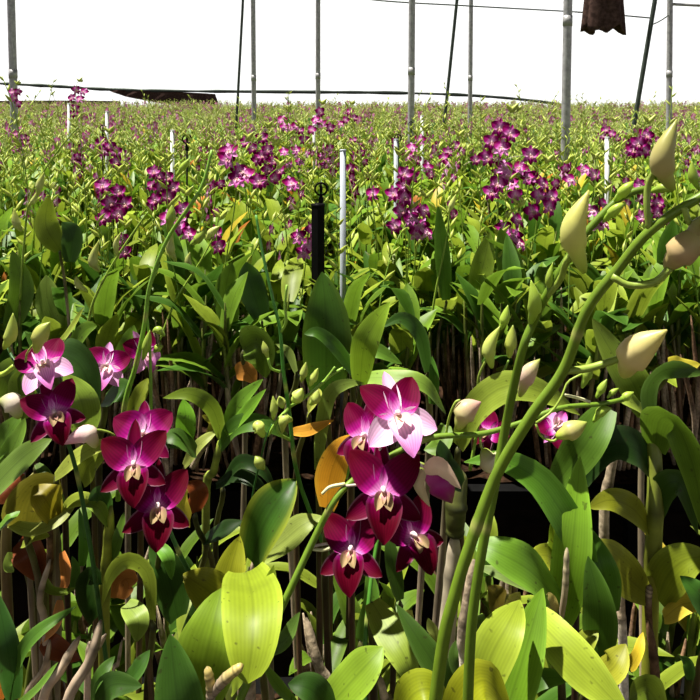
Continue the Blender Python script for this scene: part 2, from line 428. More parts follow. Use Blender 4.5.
# half-open bud on the right of the spray
q = at(428, 482, .75)
P.pedicel(sp, [at(413, 444, .76), at(416, 461, .752), at(430, 470, .748)], .0016, (.72, .55, .60))
mb = MB(); bud(mb, at(425, 472, .75)-P.b, at(441, 484, .745)-P.b, at(452, 503, .745)-P.b, 14/F*.745, c_spur=(.55, .10, .32), c_mid=(.30, .008, .16), c_tip=(.14, .002, .06))
hb = link('opening_bud', mb.mesh('opening_bud', M_BUD), sp)
for pts, wd, cc in (([(424, 470, .745), (440, 467, .735), (461, 489, .737)], 17, (.78, .62, .64)), ([(424, 470, .745), (419, 484, .738), (430, 507, .738)], 12, (.66, .58, .50))):
    q3 = [at(*z)-P.b for z in pts]; mb = MB(); leaf(mb, q3, wd/F*.74, cc, (.1, -.8, .5), 12, 6, -.35, 0)
    link('sepal', mb.mesh('sepal', M_BUD), hb)
def pbud(par, plant, spur, belly, tip, rpx, stem=None, sr=.0013, **kw):
    d = (spur[2]+belly[2]+tip[2])/3
    if rpx < 7.2 and 'c_mid' not in kw: kw = dict(kw, c_spur=(.28, .46, .04), c_mid=(.34, .47, .06), c_tip=(.30, .42, .05))
    plant.bud(par, at(*spur), at(*belly), at(*tip), rpx/F*d, **kw)
    if stem: plant.pedicel(par, [at(*s) for s in stem], sr, (.26, .36, .05))
PK = dict(c_mid=(.58, .36, .34))
pbud(sp, P, (458, 429, .76), (466, 411, .76), (481, 402, .76), 11, [(446, 436, .768), (449, 418, .765), (455, 403, .76), (460, 400, .76)], c_mid=(.50, .42, .22), c_tip=(.55, .30, .28))
pbud(sp, P, (483, 449, .765), (491, 462, .76), (508, 464, .76), 11, [(480, 435, .77), (481, 446, .765), (486, 456, .765)], c_mid=(.70, .62, .42))
pbud(sp, P, (556, 437, .775), (572, 430, .775), (587, 422, .775), 9, [(536, 424, .78), (541, 436, .78), (553, 441, .777), (561, 435, .775)])
pbud(sp, P, (593, 422, .80), (602, 411, .80), (612, 408, .80), 4.5)
pbud(sp, P, (596, 398, .80), (602, 388, .80), (607, 379, .80), 4)
pbud(sp, P, (607, 398, .80), (613, 392, .80), (619, 388, .80), 2.6)
pbud(sp, P, (620, 402, .81), (627, 396, .81), (634, 392, .81), 4)
pbud(sp, P, (582, 388, .79), (588, 372, .79), (590, 356, .79), 5, [(536, 423, .78), (552, 411, .785), (562, 396, .787), (568, 382, .79), (582, 374, .79)])
for s in (((590, 402, .79), (578, 398, .79), (565, 395, .79)), ((345, 484, .755), (330, 487, .752), (322, 494, .75)), ((330, 548, .745), (322, 550, .747), (312, 549, .75))):
    P.pedicel(sp, [at(*q) for q in s], .0017, (.62, .62, .34))
# broad pale leaves low on this plant
P.pleaf([(246, 572, .80), (252, 600, .72), (252, 640, .68), (247, 684, .66)], 54, 'yg', fold=.25, blunt=.5)
P.pleaf([(228, 690, .76), (262, 620, .76), (274, 565, .77)], 26, (.17, .25, .03), fold=.2)
P.pleaf([(196, 712, .70), (206, 660, .70), (214, 625, .71), (222, 588, .74)], 56, (.16, .28, .025), fold=.12)
P.pleaf([(186, 752, .66), (178, 700, .66), (170, 634, .68)], 44, (.05, .14, .02), fold=.1)
P.pleaf([(226, 612, .80), (230, 575, .81), (240, 536, .83)], 30, (.24, .28, .02), fold=.25)
P.pleaf([(232, 612, .79), (208, 590, .79), (183, 574, .80)], 34, (.20, .22, .015), nh=(.1, -.7, .6), fold=.2)
for q in (((210, 704, .67), (211, 688, .67), (207, 667, .67)), ((214, 692, .67), (226, 678, .66), (243, 665, .66))):
    P.cane([at(*z) for z in q], .0042, BEIGE, (.45, .36, .12), ground=False, nodes=4)

# ---- solitary pointed leaf plant left of the centre spray
x, y = base_of(256, 575, .88)
P = Plant(x, y, 'orchid plant with one broad dark pointed leaf left of the centre spray')
P.cane([at(250, 610, .90), at(255, 558, .89)], .006, BEIGE, BEIGE)
P.pleaf([(252, 562, .88), (262, 530, .85), (278, 502, .85), (296, 479, .87)], 44, (.035, .105, .015), fold=.30, edge=(.30, .38, .05))  # light edge colour paints this dark leaf's lit rim
P.pleaf([(262, 557, .90), (285, 540, .89), (303, 525, .89), (322, 516, .90)], 24, (.27, .37, .11), fold=.1)
P.pleaf([(205, 540, .92), (222, 531, .90), (243, 521, .90)], 17, 'vdg')
P.pleaf([(222, 485, .98), (240, 462, .96), (262, 470, .95), (276, 492, .95)], 12, 'vdg')
P.pleaf([(216, 486, .97), (236, 476, .96), (256, 483, .95), (272, 500, .96)], 12, 'vdg')

# ---- left spray
x, y = base_of(95, 640, .84)
P = Plant(x, y, 'orchid plant at the left edge with a dark stalk and four fat buds')
sp = P.spike([(110, 690, .85), (97, 590, .84), (86, 520, .83), (74, 462, .82), (60, 425, .81), (44, 400, .80), (34, 383, .80), (24, 368, .80), (14, 360, .81), (8, 348, .82)], .0028, (.03, .10, .02), 50, nodes=(.3, .5))
fl((54, 414, .78), .070, .05, .22, .25, 11, .95, .6, (38, 392, .80), plant=P, par=sp)
p = at(44, 366, .80); P.flower(sp, p, .072, tc(p, -.3, .75), UPV, .5, 12, .75, .9, 0, .75, at(40, 388, .80), se=.16)
pbud(sp, P, (4, 349, .80), (11, 334, .80), (13, 313, .80), 6.5, [(10, 352, .81), (9, 345, .805), (7, 340, .80)], c_mid=(.42, .50, .10))
pbud(sp, P, (36, 353, .79), (41, 334, .79), (50, 322, .79), 8.5, [(25, 368, .80), (27, 354, .80), (33, 345, .79)], c_mid=(.46, .46, .12))
pbud(sp, P, (20, 418, .79), (12, 403, .79), (-2, 400, .79), 10, [(34, 388, .80), (30, 396, .795), (17, 397, .79)], c_mid=(.70, .60, .52))
pbud(sp, P, (97, 447, .78), (86, 434, .78), (62, 444, .78), 9, [(119, 443, .80), (112, 434, .79), (100, 430, .785), (92, 431, .78)], c_spur=(.45, .55, .12), c_mid=(.66, .50, .48), c_tip=(.70, .30, .42))
P.pedicel(sp, [at(-14, 376, .82), at(3, 374, .82), at(14, 366, .81)], .003, (.30, .42, .05))
P.pleaf([(86, 436, .86), (82, 402, .85), (64, 374, .86)], 28, (.18, .30, .05), fold=.12)
P.pleaf([(52, 352, .92), (80, 366, .89), (98, 412, .88)], 34, 'dg', nh=(-.2, -.8, .4))
P.pleaf([(4, 400, .90), (15, 375, .90), (30, 362, .91)], 36, (.10, .18, .02))
P.pleaf([(28, 418, .9), (20, 385, .9), (22, 368, .9)], 22, (.12, .2, .03))
P.pleaf([(45, 362, .95), (66, 336, .92), (84, 307, .92)], 9, (.26, .36, .06))
P.pleaf([(70, 350, 1.), (85, 330, 1.), (97, 326, 1.)], 14, 'g')

# ---- left middle clump
x, y = base_of(40, 520, .9)
P = Plant(x, y, 'orchid plant at the left edge with long grey-green leaves above an olive shrivelled leaf')
P.pleaf([(-22, 505, .82), (8, 472, .82), (30, 452, .82), (52, 439, .83)], 24, (.14, .25, .06), fold=.08)
P.pleaf([(-10, 462, .86), (8, 434, .85), (20, 414, .86)], 22, (.10, .22, .03))
P.pleaf([(-4, 474, .85), (14, 446, .84), (25, 418, .85)], 19, (.13, .26, .04))
P.pleaf([(55, 477, .86), (76, 458, .85), (98, 446, .85), (120, 443, .86)], 15, (.28, .36, .08), fold=.05)
P.pleaf([(82, 482, .87), (90, 464, .86), (108, 452, .86)], 22, (.16, .22, .03))
P.pleaf([(26, 526, .87), (30, 505, .86), (42, 490, .86), (62, 494, .87)], 38, (.12, .12, .015), curl=.5)
P.pleaf([(58, 520, .87), (46, 500, .84), (34, 486, .85)], 26, (.20, .18, .015), curl=-.4)
P.pleaf([(10, 524, .86), (34, 530, .84), (56, 522, .84), (76, 505, .86)], 13, (.26, .32, .10), fold=.05)
P.pleaf([(22, 545, .88), (36, 536, .87), (50, 536, .87)], 11, (.2, .26, .04))
P.pleaf([(58, 520, .88), (70, 503, .86), (88, 500, .85), (106, 516, .86)], 13, (.22, .30, .05))
P.pleaf([(37, 464, .9), (48, 478, .88), (66, 503, .88)], 9, (.06, .12, .02))
P.pleaf([(-8, 534, .84), (6, 522, .82), (20, 511, .83)], 13, (.12, .28, .04))
P.pleaf([(12, 480, .92), (8, 488, .9), (20, 496, .9)], 24, 'br', curl=.8)
P.cane([at(6, 540, .92), at(22, 497, .91), at(38, 470, .90)], .006, TAN, (.22, .20, .06))
P.cane([at(48, 600, .9), at(50, 556, .89), at(49, 512, .89)], .004, DKBR, TAN)

# ---- cane with two spread leaves left of the big trio
x, y = base_of(108, 600, .86)
P = Plant(x, y, 'orchid plant with a yellow-green cane below the three crimson flowers at left')
P.cane([at(104, 620, .88), at(107, 560, .87), at(111, 506, .86)], .0065, (.22, .24, .03), (.24, .28, .03))
P.pleaf([(108, 524, .86), (98, 508, .84), (84, 503, .85)], 13, (.16, .27, .04))
P.pleaf([(109, 512, .86), (100, 494, .85), (88, 500, .85)], 14, 'dg')
P.pleaf([(111, 560, .87), (118, 540, .86), (124, 512, .87)], 12, (.07, .15, .02))
P.pleaf([(82, 566, .86), (84, 540, .85), (79, 508, .86)], 9, (.06, .18, .02))
P.pleaf([(152, 620, .84), (148, 575, .83), (128, 560, .82), (110, 576, .82), (102, 606, .83)], 15, (.24, .34, .05), fold=.05, nh=(-.1, -.6, .8))
P.pleaf([(94, 620, .88), (84, 590, .86), (90, 575, .86), (104, 584, .87)], 20, 'vdg')
P.pleaf([(44, 578, .86), (50, 590, .84), (64, 592, .84), (76, 588, .85)], 8, (.2, .32, .05))
P.pleaf([(118, 598, .9), (124, 580, .89), (138, 580, .89)], 22, (.34, .14, .05), curl=.6)
P.pleaf([(62, 552, .9), (66, 578, .88), (58, 596, .88)], 9, (.50, .20, .07), curl=.5)
P.pleaf([(20, 540, .92), (28, 556, .90), (40, 582, .91)], 24, 'br', curl=.7)
P.pleaf([(10, 552, .9), (8, 566, .9), (14, 572, .9)], 8, (.22, .35, .08))
P.pleaf([(72, 590, .86), (76, 570, .86), (72, 556, .86)], 8, (.06, .16, .02))

# ---- the trio
x, y = base_of(205, 640, .84)
P = Plant(x, y, 'orchid plant left of centre with three overlapping crimson flowers in a column')
sp = P.spike([(214, 640, .82), (199, 592, .82), (178, 550, .81), (160, 505, .81), (150, 465, .81), (146, 440, .81)], .003, (.03, .10, .02), 40, nodes=(.4,))
fl((143, 436, .80), .078, .0, .45, .0, 21, .75, .6, (148, 452, .81), plant=P, par=sp, pa=.31)
fl((134, 466, .76), .080, -.10, .18, .05, 22, 1.3, .6, (150, 470, .80), plant=P, par=sp)
fl((157, 508, .75), .080, .10, .14, -.10, 23, 1.3, .6, (162, 506, .80), plant=P, par=sp)
P.pleaf([(158, 545, .84), (168, 558, .83), (172, 580, .83)], 12, (.10, .26, .04))
P.pleaf([(178, 618, .86), (168, 575, .85), (150, 540, .86)], 30, 'dg')
P.pleaf([(182, 650, .86), (205, 600, .86), (222, 575, .87)], 18, 'dg')
P.pleaf([(190, 520, .86), (180, 500, .84), (178, 470, .86)], 24, (.40, .36, .05), curl=.3, label='yellowing leaf')
P.pleaf([(196, 512, .9), (198, 492, .89), (186, 482, .89)], 16, 'br', curl=.8)

# ---- tall green stalks left
x, y = base_of(124, 540, .93)
P = Plant(x, y, 'orchid plant with a thick upright green stalk and pale buds above the left trio')
sp = P.spike([(118, 500, .93), (124, 410, .92), (136, 365, .92), (145, 322, .92), (150, 285, .92), (168, 238, .92), (200, 190, .92), (212, 150, .93)], .0036, (.16, .32, .03), 40, nodes=(.15, .3, .45))
sp2 = P.spike([(150, 480, .93), (151, 415, .92), (150, 350, .92), (147, 300, .92), (160, 262, .92)], .0024, (.18, .36, .04), 24)
for a in (((143, 360, .91), (147, 344, .91), (150, 330, .91), 4.5), ((165, 336, .91), (158, 330, .91), (152, 332, .91), 4), ((154, 352, .91), (158, 348, .91), (163, 346, .91), 4),
          ((168, 232, .91), (171, 216, .91), (172, 205, .91), 5), ((190, 245, .91), (199, 238, .91), (206, 228, .91), 4.5), ((176, 176, .92), (184, 166, .92), (190, 158, .92), 3.5)):
    pbud(sp, P, *a)
p = at(142, 352, .95); P.flower(sp, p, .06, tc(p, .8, .2), UPV, .2, 31, .8, .8, 0, .8, at(140, 350, .92), se=.2)
p = at(106, 367, 1.0); P.flower(sp, p, .072, tc(p, .15, .55), UPV, -.3, 32, .8, .9, 0, .9, se=.2)
P.spike([(88, 425, 1.02), (97, 400, 1.02), (104, 372, 1.01)], .0018, (.10, .22, .03), 14)
P.pleaf([(130, 415, .95), (140, 395, .94), (148, 378, .95)], 16, (.18, .24, .03))
P.pleaf([(104, 400, 1.0), (120, 392, .98), (128, 400, .98)], 24, 'dg')
P.pleaf([(118, 372, 1.05), (128, 345, 1.04), (134, 325, 1.05)], 18, 'g')

# ---- leafy clump between the trio and the middle stalk
x, y = base_of(216, 470, .97)
P = Plant(x, y, 'orchid plant with a fan of arching leaves right of the three crimson flowers')
P.cane([at(206, 500, .98), at(214, 470, .97), at(221, 436, .97)], .005, (.2, .24, .04), (.24, .30, .04))
P.pleaf([(184, 446, .95), (186, 420, .94), (183, 399, .95)], 18, (.13, .33, .03))
P.pleaf([(222, 438, .96), (212, 408, .94), (190, 394, .93), (163, 398, .93)], 14, (.16, .26, .03), fold=.08, nh=(0, -.6, .8))
P.pleaf([(224, 432, .96), (240, 402, .95), (263, 379, .95)], 15, (.11, .25, .03))
P.pleaf([(226, 434, .95), (246, 412, .94), (266, 389, .94)], 12, (.12, .28, .03))
P.pleaf([(220, 448, .96), (236, 426, .94), (264, 424, .93), (292, 440, .94)], 17, (.05, .13, .02))
P.pleaf([(196, 452, .94), (178, 440, .92), (152, 443, .92)], 22, (.045, .11, .02), nh=(0, -.5, .8))
P.pleaf([(184, 466, .96), (200, 444, .95), (218, 430, .96)], 11, (.3, .38, .12))
P.pleaf([(206, 440, .97), (214, 424, .96), (202, 415, .96)], 10, (.2, .2, .03))
P.cane([at(192, 468, .97), at(200, 452, .97), at(213, 434, .97)], .004, BEIGE, BEIGE, ground=False)
P.pleaf([(243, 350, 1.1), (258, 345, 1.08), (266, 378, 1.08)], 34, (.09, .17, .02), nh=(-.1, -.9, .3))
P.pleaf([(236, 374, 1.1), (246, 372, 1.1), (256, 384, 1.1)], 15, (.48, .22, .06), curl=.6, label='dry orange leaf')

# ---- thin middle stalk with side branches of green buds
x, y = base_of(318, 560, .92)
P = Plant(x, y, 'orchid plant with a thin upright green stalk and forked clusters of small green buds')
sp = P.spike([(330, 560, .92), (310, 512, .91), (296, 468, .90), (289, 410, .90), (283, 368, .90), (280, 330, .90), (273, 300, .90), (262, 250, .91), (256, 215, .92)], .0030, (.06, .22, .03), 50, nodes=(.28, .45))
def branch(plant, par, pp, r=.0014, c=(.24, .42, .05)):
    plant.pedicel(par, [at(*q) for q in pp], r, c)
branch(P, sp, [(289, 407, .90), (304, 398, .88), (318, 387, .88), (330, 376, .88), (343, 368, .88)], .0019)
branch(P, sp, [(322, 384, .88), (330, 374, .88), (335, 367, .88)], .0016)
branch(P, sp, [(289, 408, .90), (276, 422, .88), (268, 436, .88)], .0018)
branch(P, sp, [(280, 372, .90), (271, 368, .89), (268, 358, .89)], .0016)
branch(P, sp, [(281, 332, .90), (286, 322, .89), (285, 305, .89), (287, 285, .89)], .0018)
branch(P, sp, [(290, 440, .90), (280, 434, .88), (276, 424, .88)], .0018)
for a in (((268, 358, .88), (265, 349, .88), (263, 341, .88), 3.6), ((301, 382, .88), (304, 372, .88), (306, 362, .88), 4), ((310, 386, .88), (314, 377, .88), (318, 368, .88), 4.2),
          ((292, 402, .88), (298, 396, .88), (303, 388, .88), 6.5), ((273, 420, .88), (274, 408, .88), (273, 396, .88), 4), ((283, 408, .88), (281, 402, .88), (279, 396, .88), 5),
          ((292, 420, .88), (284, 420, .87), (282, 434, .87), 5.5), ((264, 437, .87), (258, 427, .87), (253, 430, .87), 6.5), ((264, 469, .89), (259, 462, .88), (255, 456, .88), 5.5), ((310, 405, .9), (316, 398, .9), (318, 390, .9), 5)):
    pbud(sp, P, *a, c_spur=(.36, .50, .06), c_mid=(.46, .54, .12))
P.spike([(244, 560, .92), (252, 500, .90), (258, 470, .89), (266, 438, .88), (272, 424, .88)], .0014, (.03, .12, .02), 20)
P.pleaf([(308, 412, .95), (314, 400, .93), (318, 388, .94)], 20, (.3, .36, .08))
P.pleaf([(292, 432, .94), (310, 430, .92), (334, 420, .92)], 9, (.50, .26, .04), curl=.5, label='dry orange leaf')
P.pleaf([(318, 470, .96), (322, 425, .93), (330, 394, .92), (346, 384, .92), (364, 383, .93)], 13, (.18, .28, .07), fold=.05)

# ---- leaves behind the centre spray
x, y = base_of(360, 480, .96)
P = Plant(x, y, 'orchid plant behind the centre spray with a bright upright leaf and one orange leaf')
P.pleaf([(360, 384, .94), (364, 348, .92), (374, 325, .92), (390, 302, .93)], 24, (.20, .36, .03), fold=.1)
P.pleaf([(357, 378, .96), (336, 348, .94), (318, 333, .93), (304, 334, .93)], 13, (.05, .14, .02))
P.pleaf([(344, 366, .98), (372, 350, .96), (402, 364, .96)], 15, (.09, .20, .03), nh=(0, -.7, .6))
P.pleaf([(362, 378, .95), (392, 378, .93), (424, 384, .92), (446, 414, .93)], 17, (.17, .30, .06), fold=.05)
P.pleaf([(327, 508, .86), (330, 478, .84), (340, 452, .83), (358, 434, .84)], 27, (.62, .30, .03), fold=.15, edge=(.68, .42, .06), label='orange withering leaf')
P.pleaf([(428, 372, .97), (420, 335, .95), (402, 318, .95), (380, 328, .95)], 13, 'dg')
P.pleaf([(432, 404, .97), (434, 380, .96), (432, 356, .97)], 10, (.05, .15, .02))
P.pleaf([(345, 478, .9), (350, 456, .88), (358, 436, .88)], 8, (.08, .22, .03))
P.pleaf([(396, 474, .90), (418, 468, .88), (442, 482, .88)], 12, (.24, .32, .08), nh=(0, -.5, .8))
P.pleaf([(446, 425, .92), (440, 445, .9), (424, 450, .9)], 18, (.10, .2, .03))
x, y = base_of(330, 470, 1.12)
P = Plant(x, y, 'orchid plant with one very broad dark upright leaf behind the thin middle stalk')
P.pleaf([(325, 395, 1.12), (327, 350, 1.10), (326, 310, 1.10), (322, 272, 1.12)], 44, (.035, .095, .012), edge=(.08, .16, .02))
P.pleaf([(352, 360, 1.12), (348, 340, 1.1), (338, 322, 1.1)], 10, (.1, .2, .03))
P.pleaf([(296, 372, 1.14), (288, 352, 1.12), (276, 344, 1.12)], 8, (.2, .3, .1))

# ---- two thick stalks on the right
x, y = base_of(446, 690, .50, .04)
P = Plant(x, y, 'orchid plant sending the thickest flower stalk up to the top right corner')
sp = P.spike([(425, 790, .50), (442, 650, .50), (455, 594, .50), (470, 545, .50), (496, 476, .50), (530, 418, .49), (563, 371, .48), (587, 310, .47), (618, 269, .46), (650, 231, .45), (700, 197, .44), (770, 160, .44)], .0047, (.12, .20, .012), 90, nodes=(.30, .60))
STG = dict(sr=.0022)
def bb(*a, stem=None, sr=.002, **kw): pbud(sp, P, *a, stem=stem, sr=sr, **kw)
bb((623, 376, .48), (636, 352, .47), (667, 330, .46), 16, stem=[(563, 371, .48), (585, 369, .48), (603, 364, .48), (622, 358, .475)], sr=.0025, c_spur=(.48, .54, .08), c_mid=(.62, .52, .24), c_tip=(.52, .48, .14))
bb((672, 190, .45), (662, 160, .44), (677, 119, .44), 12, stem=[(650, 231, .45), (647, 208, .45), (648, 186, .45), (656, 168, .445)], sr=.0022, c_spur=(.38, .50, .06), c_mid=(.58, .50, .20), c_tip=(.34, .38, .09))
bb((666, 268, .45), (685, 248, .44), (712, 222, .44), 15, stem=[(612, 276, .46), (630, 285, .455), (655, 282, .45), (670, 268, .445)], sr=.0024, c_spur=(.44, .40, .12), c_mid=(.50, .36, .18))
bb((706, 258, .44), (697, 236, .44), (703, 214, .43), 11, stem=[(684, 207, .44), (689, 222, .44), (696, 224, .44)], c_mid=(.42, .28, .16))
bb((699, 190, .45), (693, 176, .45), (692, 161, .45), 5)
# pale sheathed cane
P.cane([at(440, 700, .80), at(446, 640, .80), at(452, 580, .80), at(455, 532, .80)], .0092, (.52, .45, .33), (.50, .43, .31), nodes=5)
P.cane([at(455, 534, .80), at(456, 508, .80), at(460, 470, .81)], .0105, (.07, .08, .018), (.09, .10, .02), ground=False, nodes=2)
P.pleaf([(462, 486, .78), (446, 466, .77), (440, 440, .78)], 22, 'vdg', auto=False)
P.cane([at(466, 700, .62), at(463, 640, .62), at(468, 600, .62), at(474, 560, .62)], .005, (.55, .5, .42), BEIGE, nodes=3)
x, y = base_of(474, 700, .54, .05)
P = Plant(x, y, 'orchid plant whose thick stalk ends in a fork of green buds beside a large bud')
sp = P.spike([(466, 760, .54), (470, 650, .54), (475, 596, .54), (484, 540, .54), (494, 490, .54), (505, 430, .54), (514, 385, .53), (524, 345, .52), (533, 323, .52), (545, 298, .51), (569, 257, .50), (589, 229, .50), (618, 200, .50), (640, 190, .50), (660, 190, .50)], .0041, (.11, .19, .012), 90, nodes=(.24,))
def bb(*a, stem=None, sr=.002, **kw): pbud(sp, P, *a, stem=stem, sr=sr, **kw)
bb((584, 272, .49), (573, 232, .48), (589, 190, .48), 13, stem=[(545, 298, .51), (560, 280, .50), (566, 262, .49), (574, 252, .485)], sr=.0022, c_spur=(.36, .50, .06), c_mid=(.58, .58, .17), c_tip=(.48, .46, .12))
bb((614, 202, .50), (625, 190, .49), (634, 181, .49), 5.5)
bb((603, 222, .50), (615, 210, .49), (626, 202, .49), 5)
bb((650, 192, .50), (664, 188, .49), (672, 192, .49), 5)
bb((530, 325, .52), (535, 303, .51), (531, 280, .51), 7)
bb((551, 295, .51), (549, 280, .505), (553, 262, .505), 4)
bb((520, 396, .55), (528, 374, .54), (540, 359, .54), 8, c_mid=(.60, .42, .36), stem=[(512, 398, .54), (516, 390, .54)])
P2 = P
x, y = base_of(560, 500, .90)
P = Plant(x, y, 'orchid plant with a long arching leaf and a pair of upright green buds')
sp = P.spike([(470, 470, .88), (478, 425, .88), (480, 396, .88), (500, 376, .87), (509, 360, .87)], .0022, (.22, .38, .04), 24)
def bb(*a, stem=None, sr=.0017, **kw): pbud(sp, P, *a, stem=stem, sr=sr, **kw)
bb((492, 368, .87), (489, 348, .87), (500, 326, .87), 7, stem=[(478, 394, .88), (479, 376, .875), (486, 360, .87)], c_spur=(.40, .52, .06), c_mid=(.44, .50, .12))
bb((509, 358, .87), (511, 342, .87), (513, 325, .87), 6, c_spur=(.42, .56, .06), c_mid=(.50, .56, .10))
bb((500, 330, .9), (505, 318, .9), (508, 305, .9), 5)
P.pleaf([(458, 446, .90), (476, 408, .87), (508, 386, .85), (546, 394, .85), (580, 415, .86)], 27, (.22, .32, .05), fold=.15)
P.pleaf([(588, 596, .78), (582, 552, .76), (562, 512, .76), (536, 478, .77), (500, 460, .78), (464, 462, .80)], 28, (.07, .19, .02), fold=.2)
P.pleaf([(562, 622, .76), (573, 545, .75), (580, 456, .78)], 34, (.16, .34, .03), fold=.12)
P.pleaf([(612, 612, .77), (603, 570, .76), (590, 528, .78)], 26, (.06, .16, .02))
P.pleaf([(560, 604, .75), (532, 572, .73), (500, 553, .73), (468, 540, .75)], 34, (.12, .27, .03), fold=.12, nh=(-.1, -.6, .8))
P.pleaf([(562, 575, .80), (548, 556, .79), (524, 560, .79)], 20, (.24, .30, .03))
P.pleaf([(536, 590, .77), (508, 576, .77), (474, 566, .78)], 13, (.16, .26, .09))
P.pleaf([(552, 560, .80), (554, 542, .79), (551, 522, .79)], 10, (.24, .38, .03))
P.pleaf([(608, 408, .86), (588, 440, .84), (566, 470, .85), (547, 496, .86)], 32, (.07, .16, .02), fold=.2, nh=(-.3, -.7, .4))
p = at(554, 428, .95); P.flower(sp, p, .055, tc(p, .5, .6), UPV, 2.2, 41, .8, .9, 0, .7, se=.2)
p = at(490, 432, 1.0); P.flower(sp, p, .058, tc(p, -.5, .3), UPV, -.7, 42, .9, .8, 0, .8)
P.cane([at(560, 624, .74), at(565, 590, .735), at(567, 548, .735)], .003, BEIGE, (.5, .42, .26), ground=False)

# ---- right cane plant
x, y = base_of(652, 600, .86)
P = Plant(x, y, 'orchid plant at right with a thick bare yellow-green cane and drooping leaves on both sides')
P.cane([at(650, 622, .86), at(653, 560, .85), at(655, 500, .85), at(654, 450, .86), at(646, 414, .88)], .0088, (.20, .22, .02), (.16, .19, .025), nodes=8)
P.pleaf([(650, 530, .85), (632, 508, .83), (610, 500, .82), (588, 508, .82)], 22, (.20, .24, .02), fold=.1, nh=(0, -.7, .6))
P.pleaf([(646, 594, .84), (622, 572, .81), (604, 556, .80), (586, 548, .81)], 36, (.22, .26, .03), fold=.12, nh=(.1, -.8, .5))
P.pleaf([(655, 450, .86), (660, 420, .83), (676, 424, .80), (694, 470, .79), (706, 540, .80)], 36, (.10, .20, .02), fold=.1, nh=(-.35, -.8, .45))
P.pleaf([(650, 425, .87), (648, 388, .86), (668, 369, .85), (705, 374, .85)], 24, (.045, .10, .02), nh=(.1, -.5, .8))
P.pleaf([(652, 470, .86), (634, 448, .85), (606, 448, .85), (574, 500, .86)], 30, 'vdg')
P.pleaf([(655, 520, .86), (664, 488, .84), (682, 486, .83), (698, 535, .83)], 22, (.03, .075, .01))
P.pleaf([(658, 600, .85), (668, 576, .83), (686, 560, .82), (712, 556, .82)], 34, (.16, .22, .02), nh=(-.3, -.6, .6))
P.pleaf([(664, 618, .84), (684, 604, .82), (706, 604, .82)], 20, (.42, .36, .06), label='yellow leaf')
P.pleaf([(712, 620, .78), (700, 596, .78), (680, 576, .79)], 22, (.04, .13, .02))
P.pleaf([(650, 418, .87), (632, 402, .85), (618, 400, .85)], 15, (.22, .32, .06))
P.pleaf([(645, 414, .88), (634, 384, .88), (612, 352, .89), (592, 318, .90)], 30, (.17, .27, .04), label='long pale leaf behind the bud')
P.pleaf([(668, 362, .98), (682, 366, .98), (700, 364, .98)], 16, (.36, .34, .04))
P.cane([at(650, 640, .84), at(648, 600, .84), at(650, 585, .84)], .004, TAN, BEIGE, ground=False)
P.cane([at(604, 530, .90), at(610, 476, .90), at(618, 440, .90)], .0058, (.60, .50, .34), BEIGE, nodes=3)
P.cane([at(623, 650, .84), at(621, 612, .84), at(621, 584, .84)], .005, (.66, .62, .52), BEIGE, nodes=3)
P.cane([at(655, 700, .82), at(654, 660, .82), at(648, 620, .83)], .005, DKBR, TAN, nodes=4)

# ---- bottom right leaves
x, y = base_of(600, 700, .70, .05)
P = Plant(x, y, 'orchid plant in the bottom right corner with a long pale leaf slanting down')
P.pleaf([(528, 610, .70), (556, 640, .66), (590, 676, .64), (634, 722, .62)], 42, (.24, .34, .04), fold=.1, nh=(.15, -.7, .6))
P.pleaf([(598, 662, .74), (600, 610, .73), (588, 556, .74)], 30, (.06, .15, .02))
P.pleaf([(598, 676, .70), (614, 668, .68), (626, 644, .69)], 26, (.30, .34, .04), curl=.3)
P.pleaf([(630, 668, .72), (638, 655, .71), (643, 632, .72)], 12, (.50, .40, .04), label='yellow leaf')
P.pleaf([(664, 716, .68), (648, 690, .67), (630, 700, .67)], 24, (.12, .19, .02), curl=-.3)
P.pleaf([(522, 700, .68), (540, 680, .66), (572, 678, .66)], 18, (.04, .10, .02))
P.pleaf([(578, 660, .74), (588, 640, .73), (596, 622, .74)], 18, (.26, .34, .05))
P.pleaf([(560, 618, .74), (548, 604, .73), (542, 598, .73)], 20, (.5, .46, .2))
P.pleaf([(690, 680, .70), (688, 664, .70), (680, 656, .70)], 10, (.04, .12, .02))
x, y = base_of(490, 720, .66, .05)
P = Plant(x, y, 'orchid plant at the bottom edge right of centre with crowded upright leaves')
P.pleaf([(500, 730, .62), (522, 664, .63), (543, 588, .66)], 38, (.12, .26, .02), fold=.18)
P.pleaf([(474, 712, .60), (490, 660, .60), (508, 625, .61), (520, 600, .64)], 38, (.24, .34, .04), fold=.1)
P.pleaf([(448, 730, .58), (466, 694, .57), (488, 682, .57), (515, 722, .58)], 34, (.32, .38, .02), nh=(0, -.5, .8))
P.pleaf([(520, 690, .70), (526, 655, .69), (530, 630, .70)], 22, (.16, .22, .05))
P.pleaf([(456, 718, .66), (446, 684, .65), (420, 642, .66), (396, 604, .68)], 24, (.04, .10, .015))
P.pleaf([(468, 690, .64), (454, 662, .64), (456, 640, .65)], 12, (.05, .11, .02))
P.pleaf([(500, 612, .76), (496, 598, .75), (488, 586, .75)], 22, (.12, .10, .02))
P.pleaf([(512, 620, .74), (514, 604, .73), (520, 592, .73)], 14, (.52, .48, .18))
x, y = base_of(370, 720, .70, .05)
P = Plant(x, y, 'orchid plant at the bottom centre with a thin green stalk between two slanting leaves')
P.spike([(368, 740, .72), (364, 680, .74), (367, 620, .76), (374, 560, .79), (386, 500, .82)], .0032, (.06, .20, .02), 30, nodes=(.12, .5))
P.pleaf([(316, 722, .68), (346, 688, .67), (368, 664, .67), (383, 647, .68)], 36, (.17, .30, .03), fold=.12)
P.pleaf([(372, 602, .74), (390, 632, .71), (406, 660, .69), (416, 692, .69)], 30, (.24, .36, .06), fold=.08)
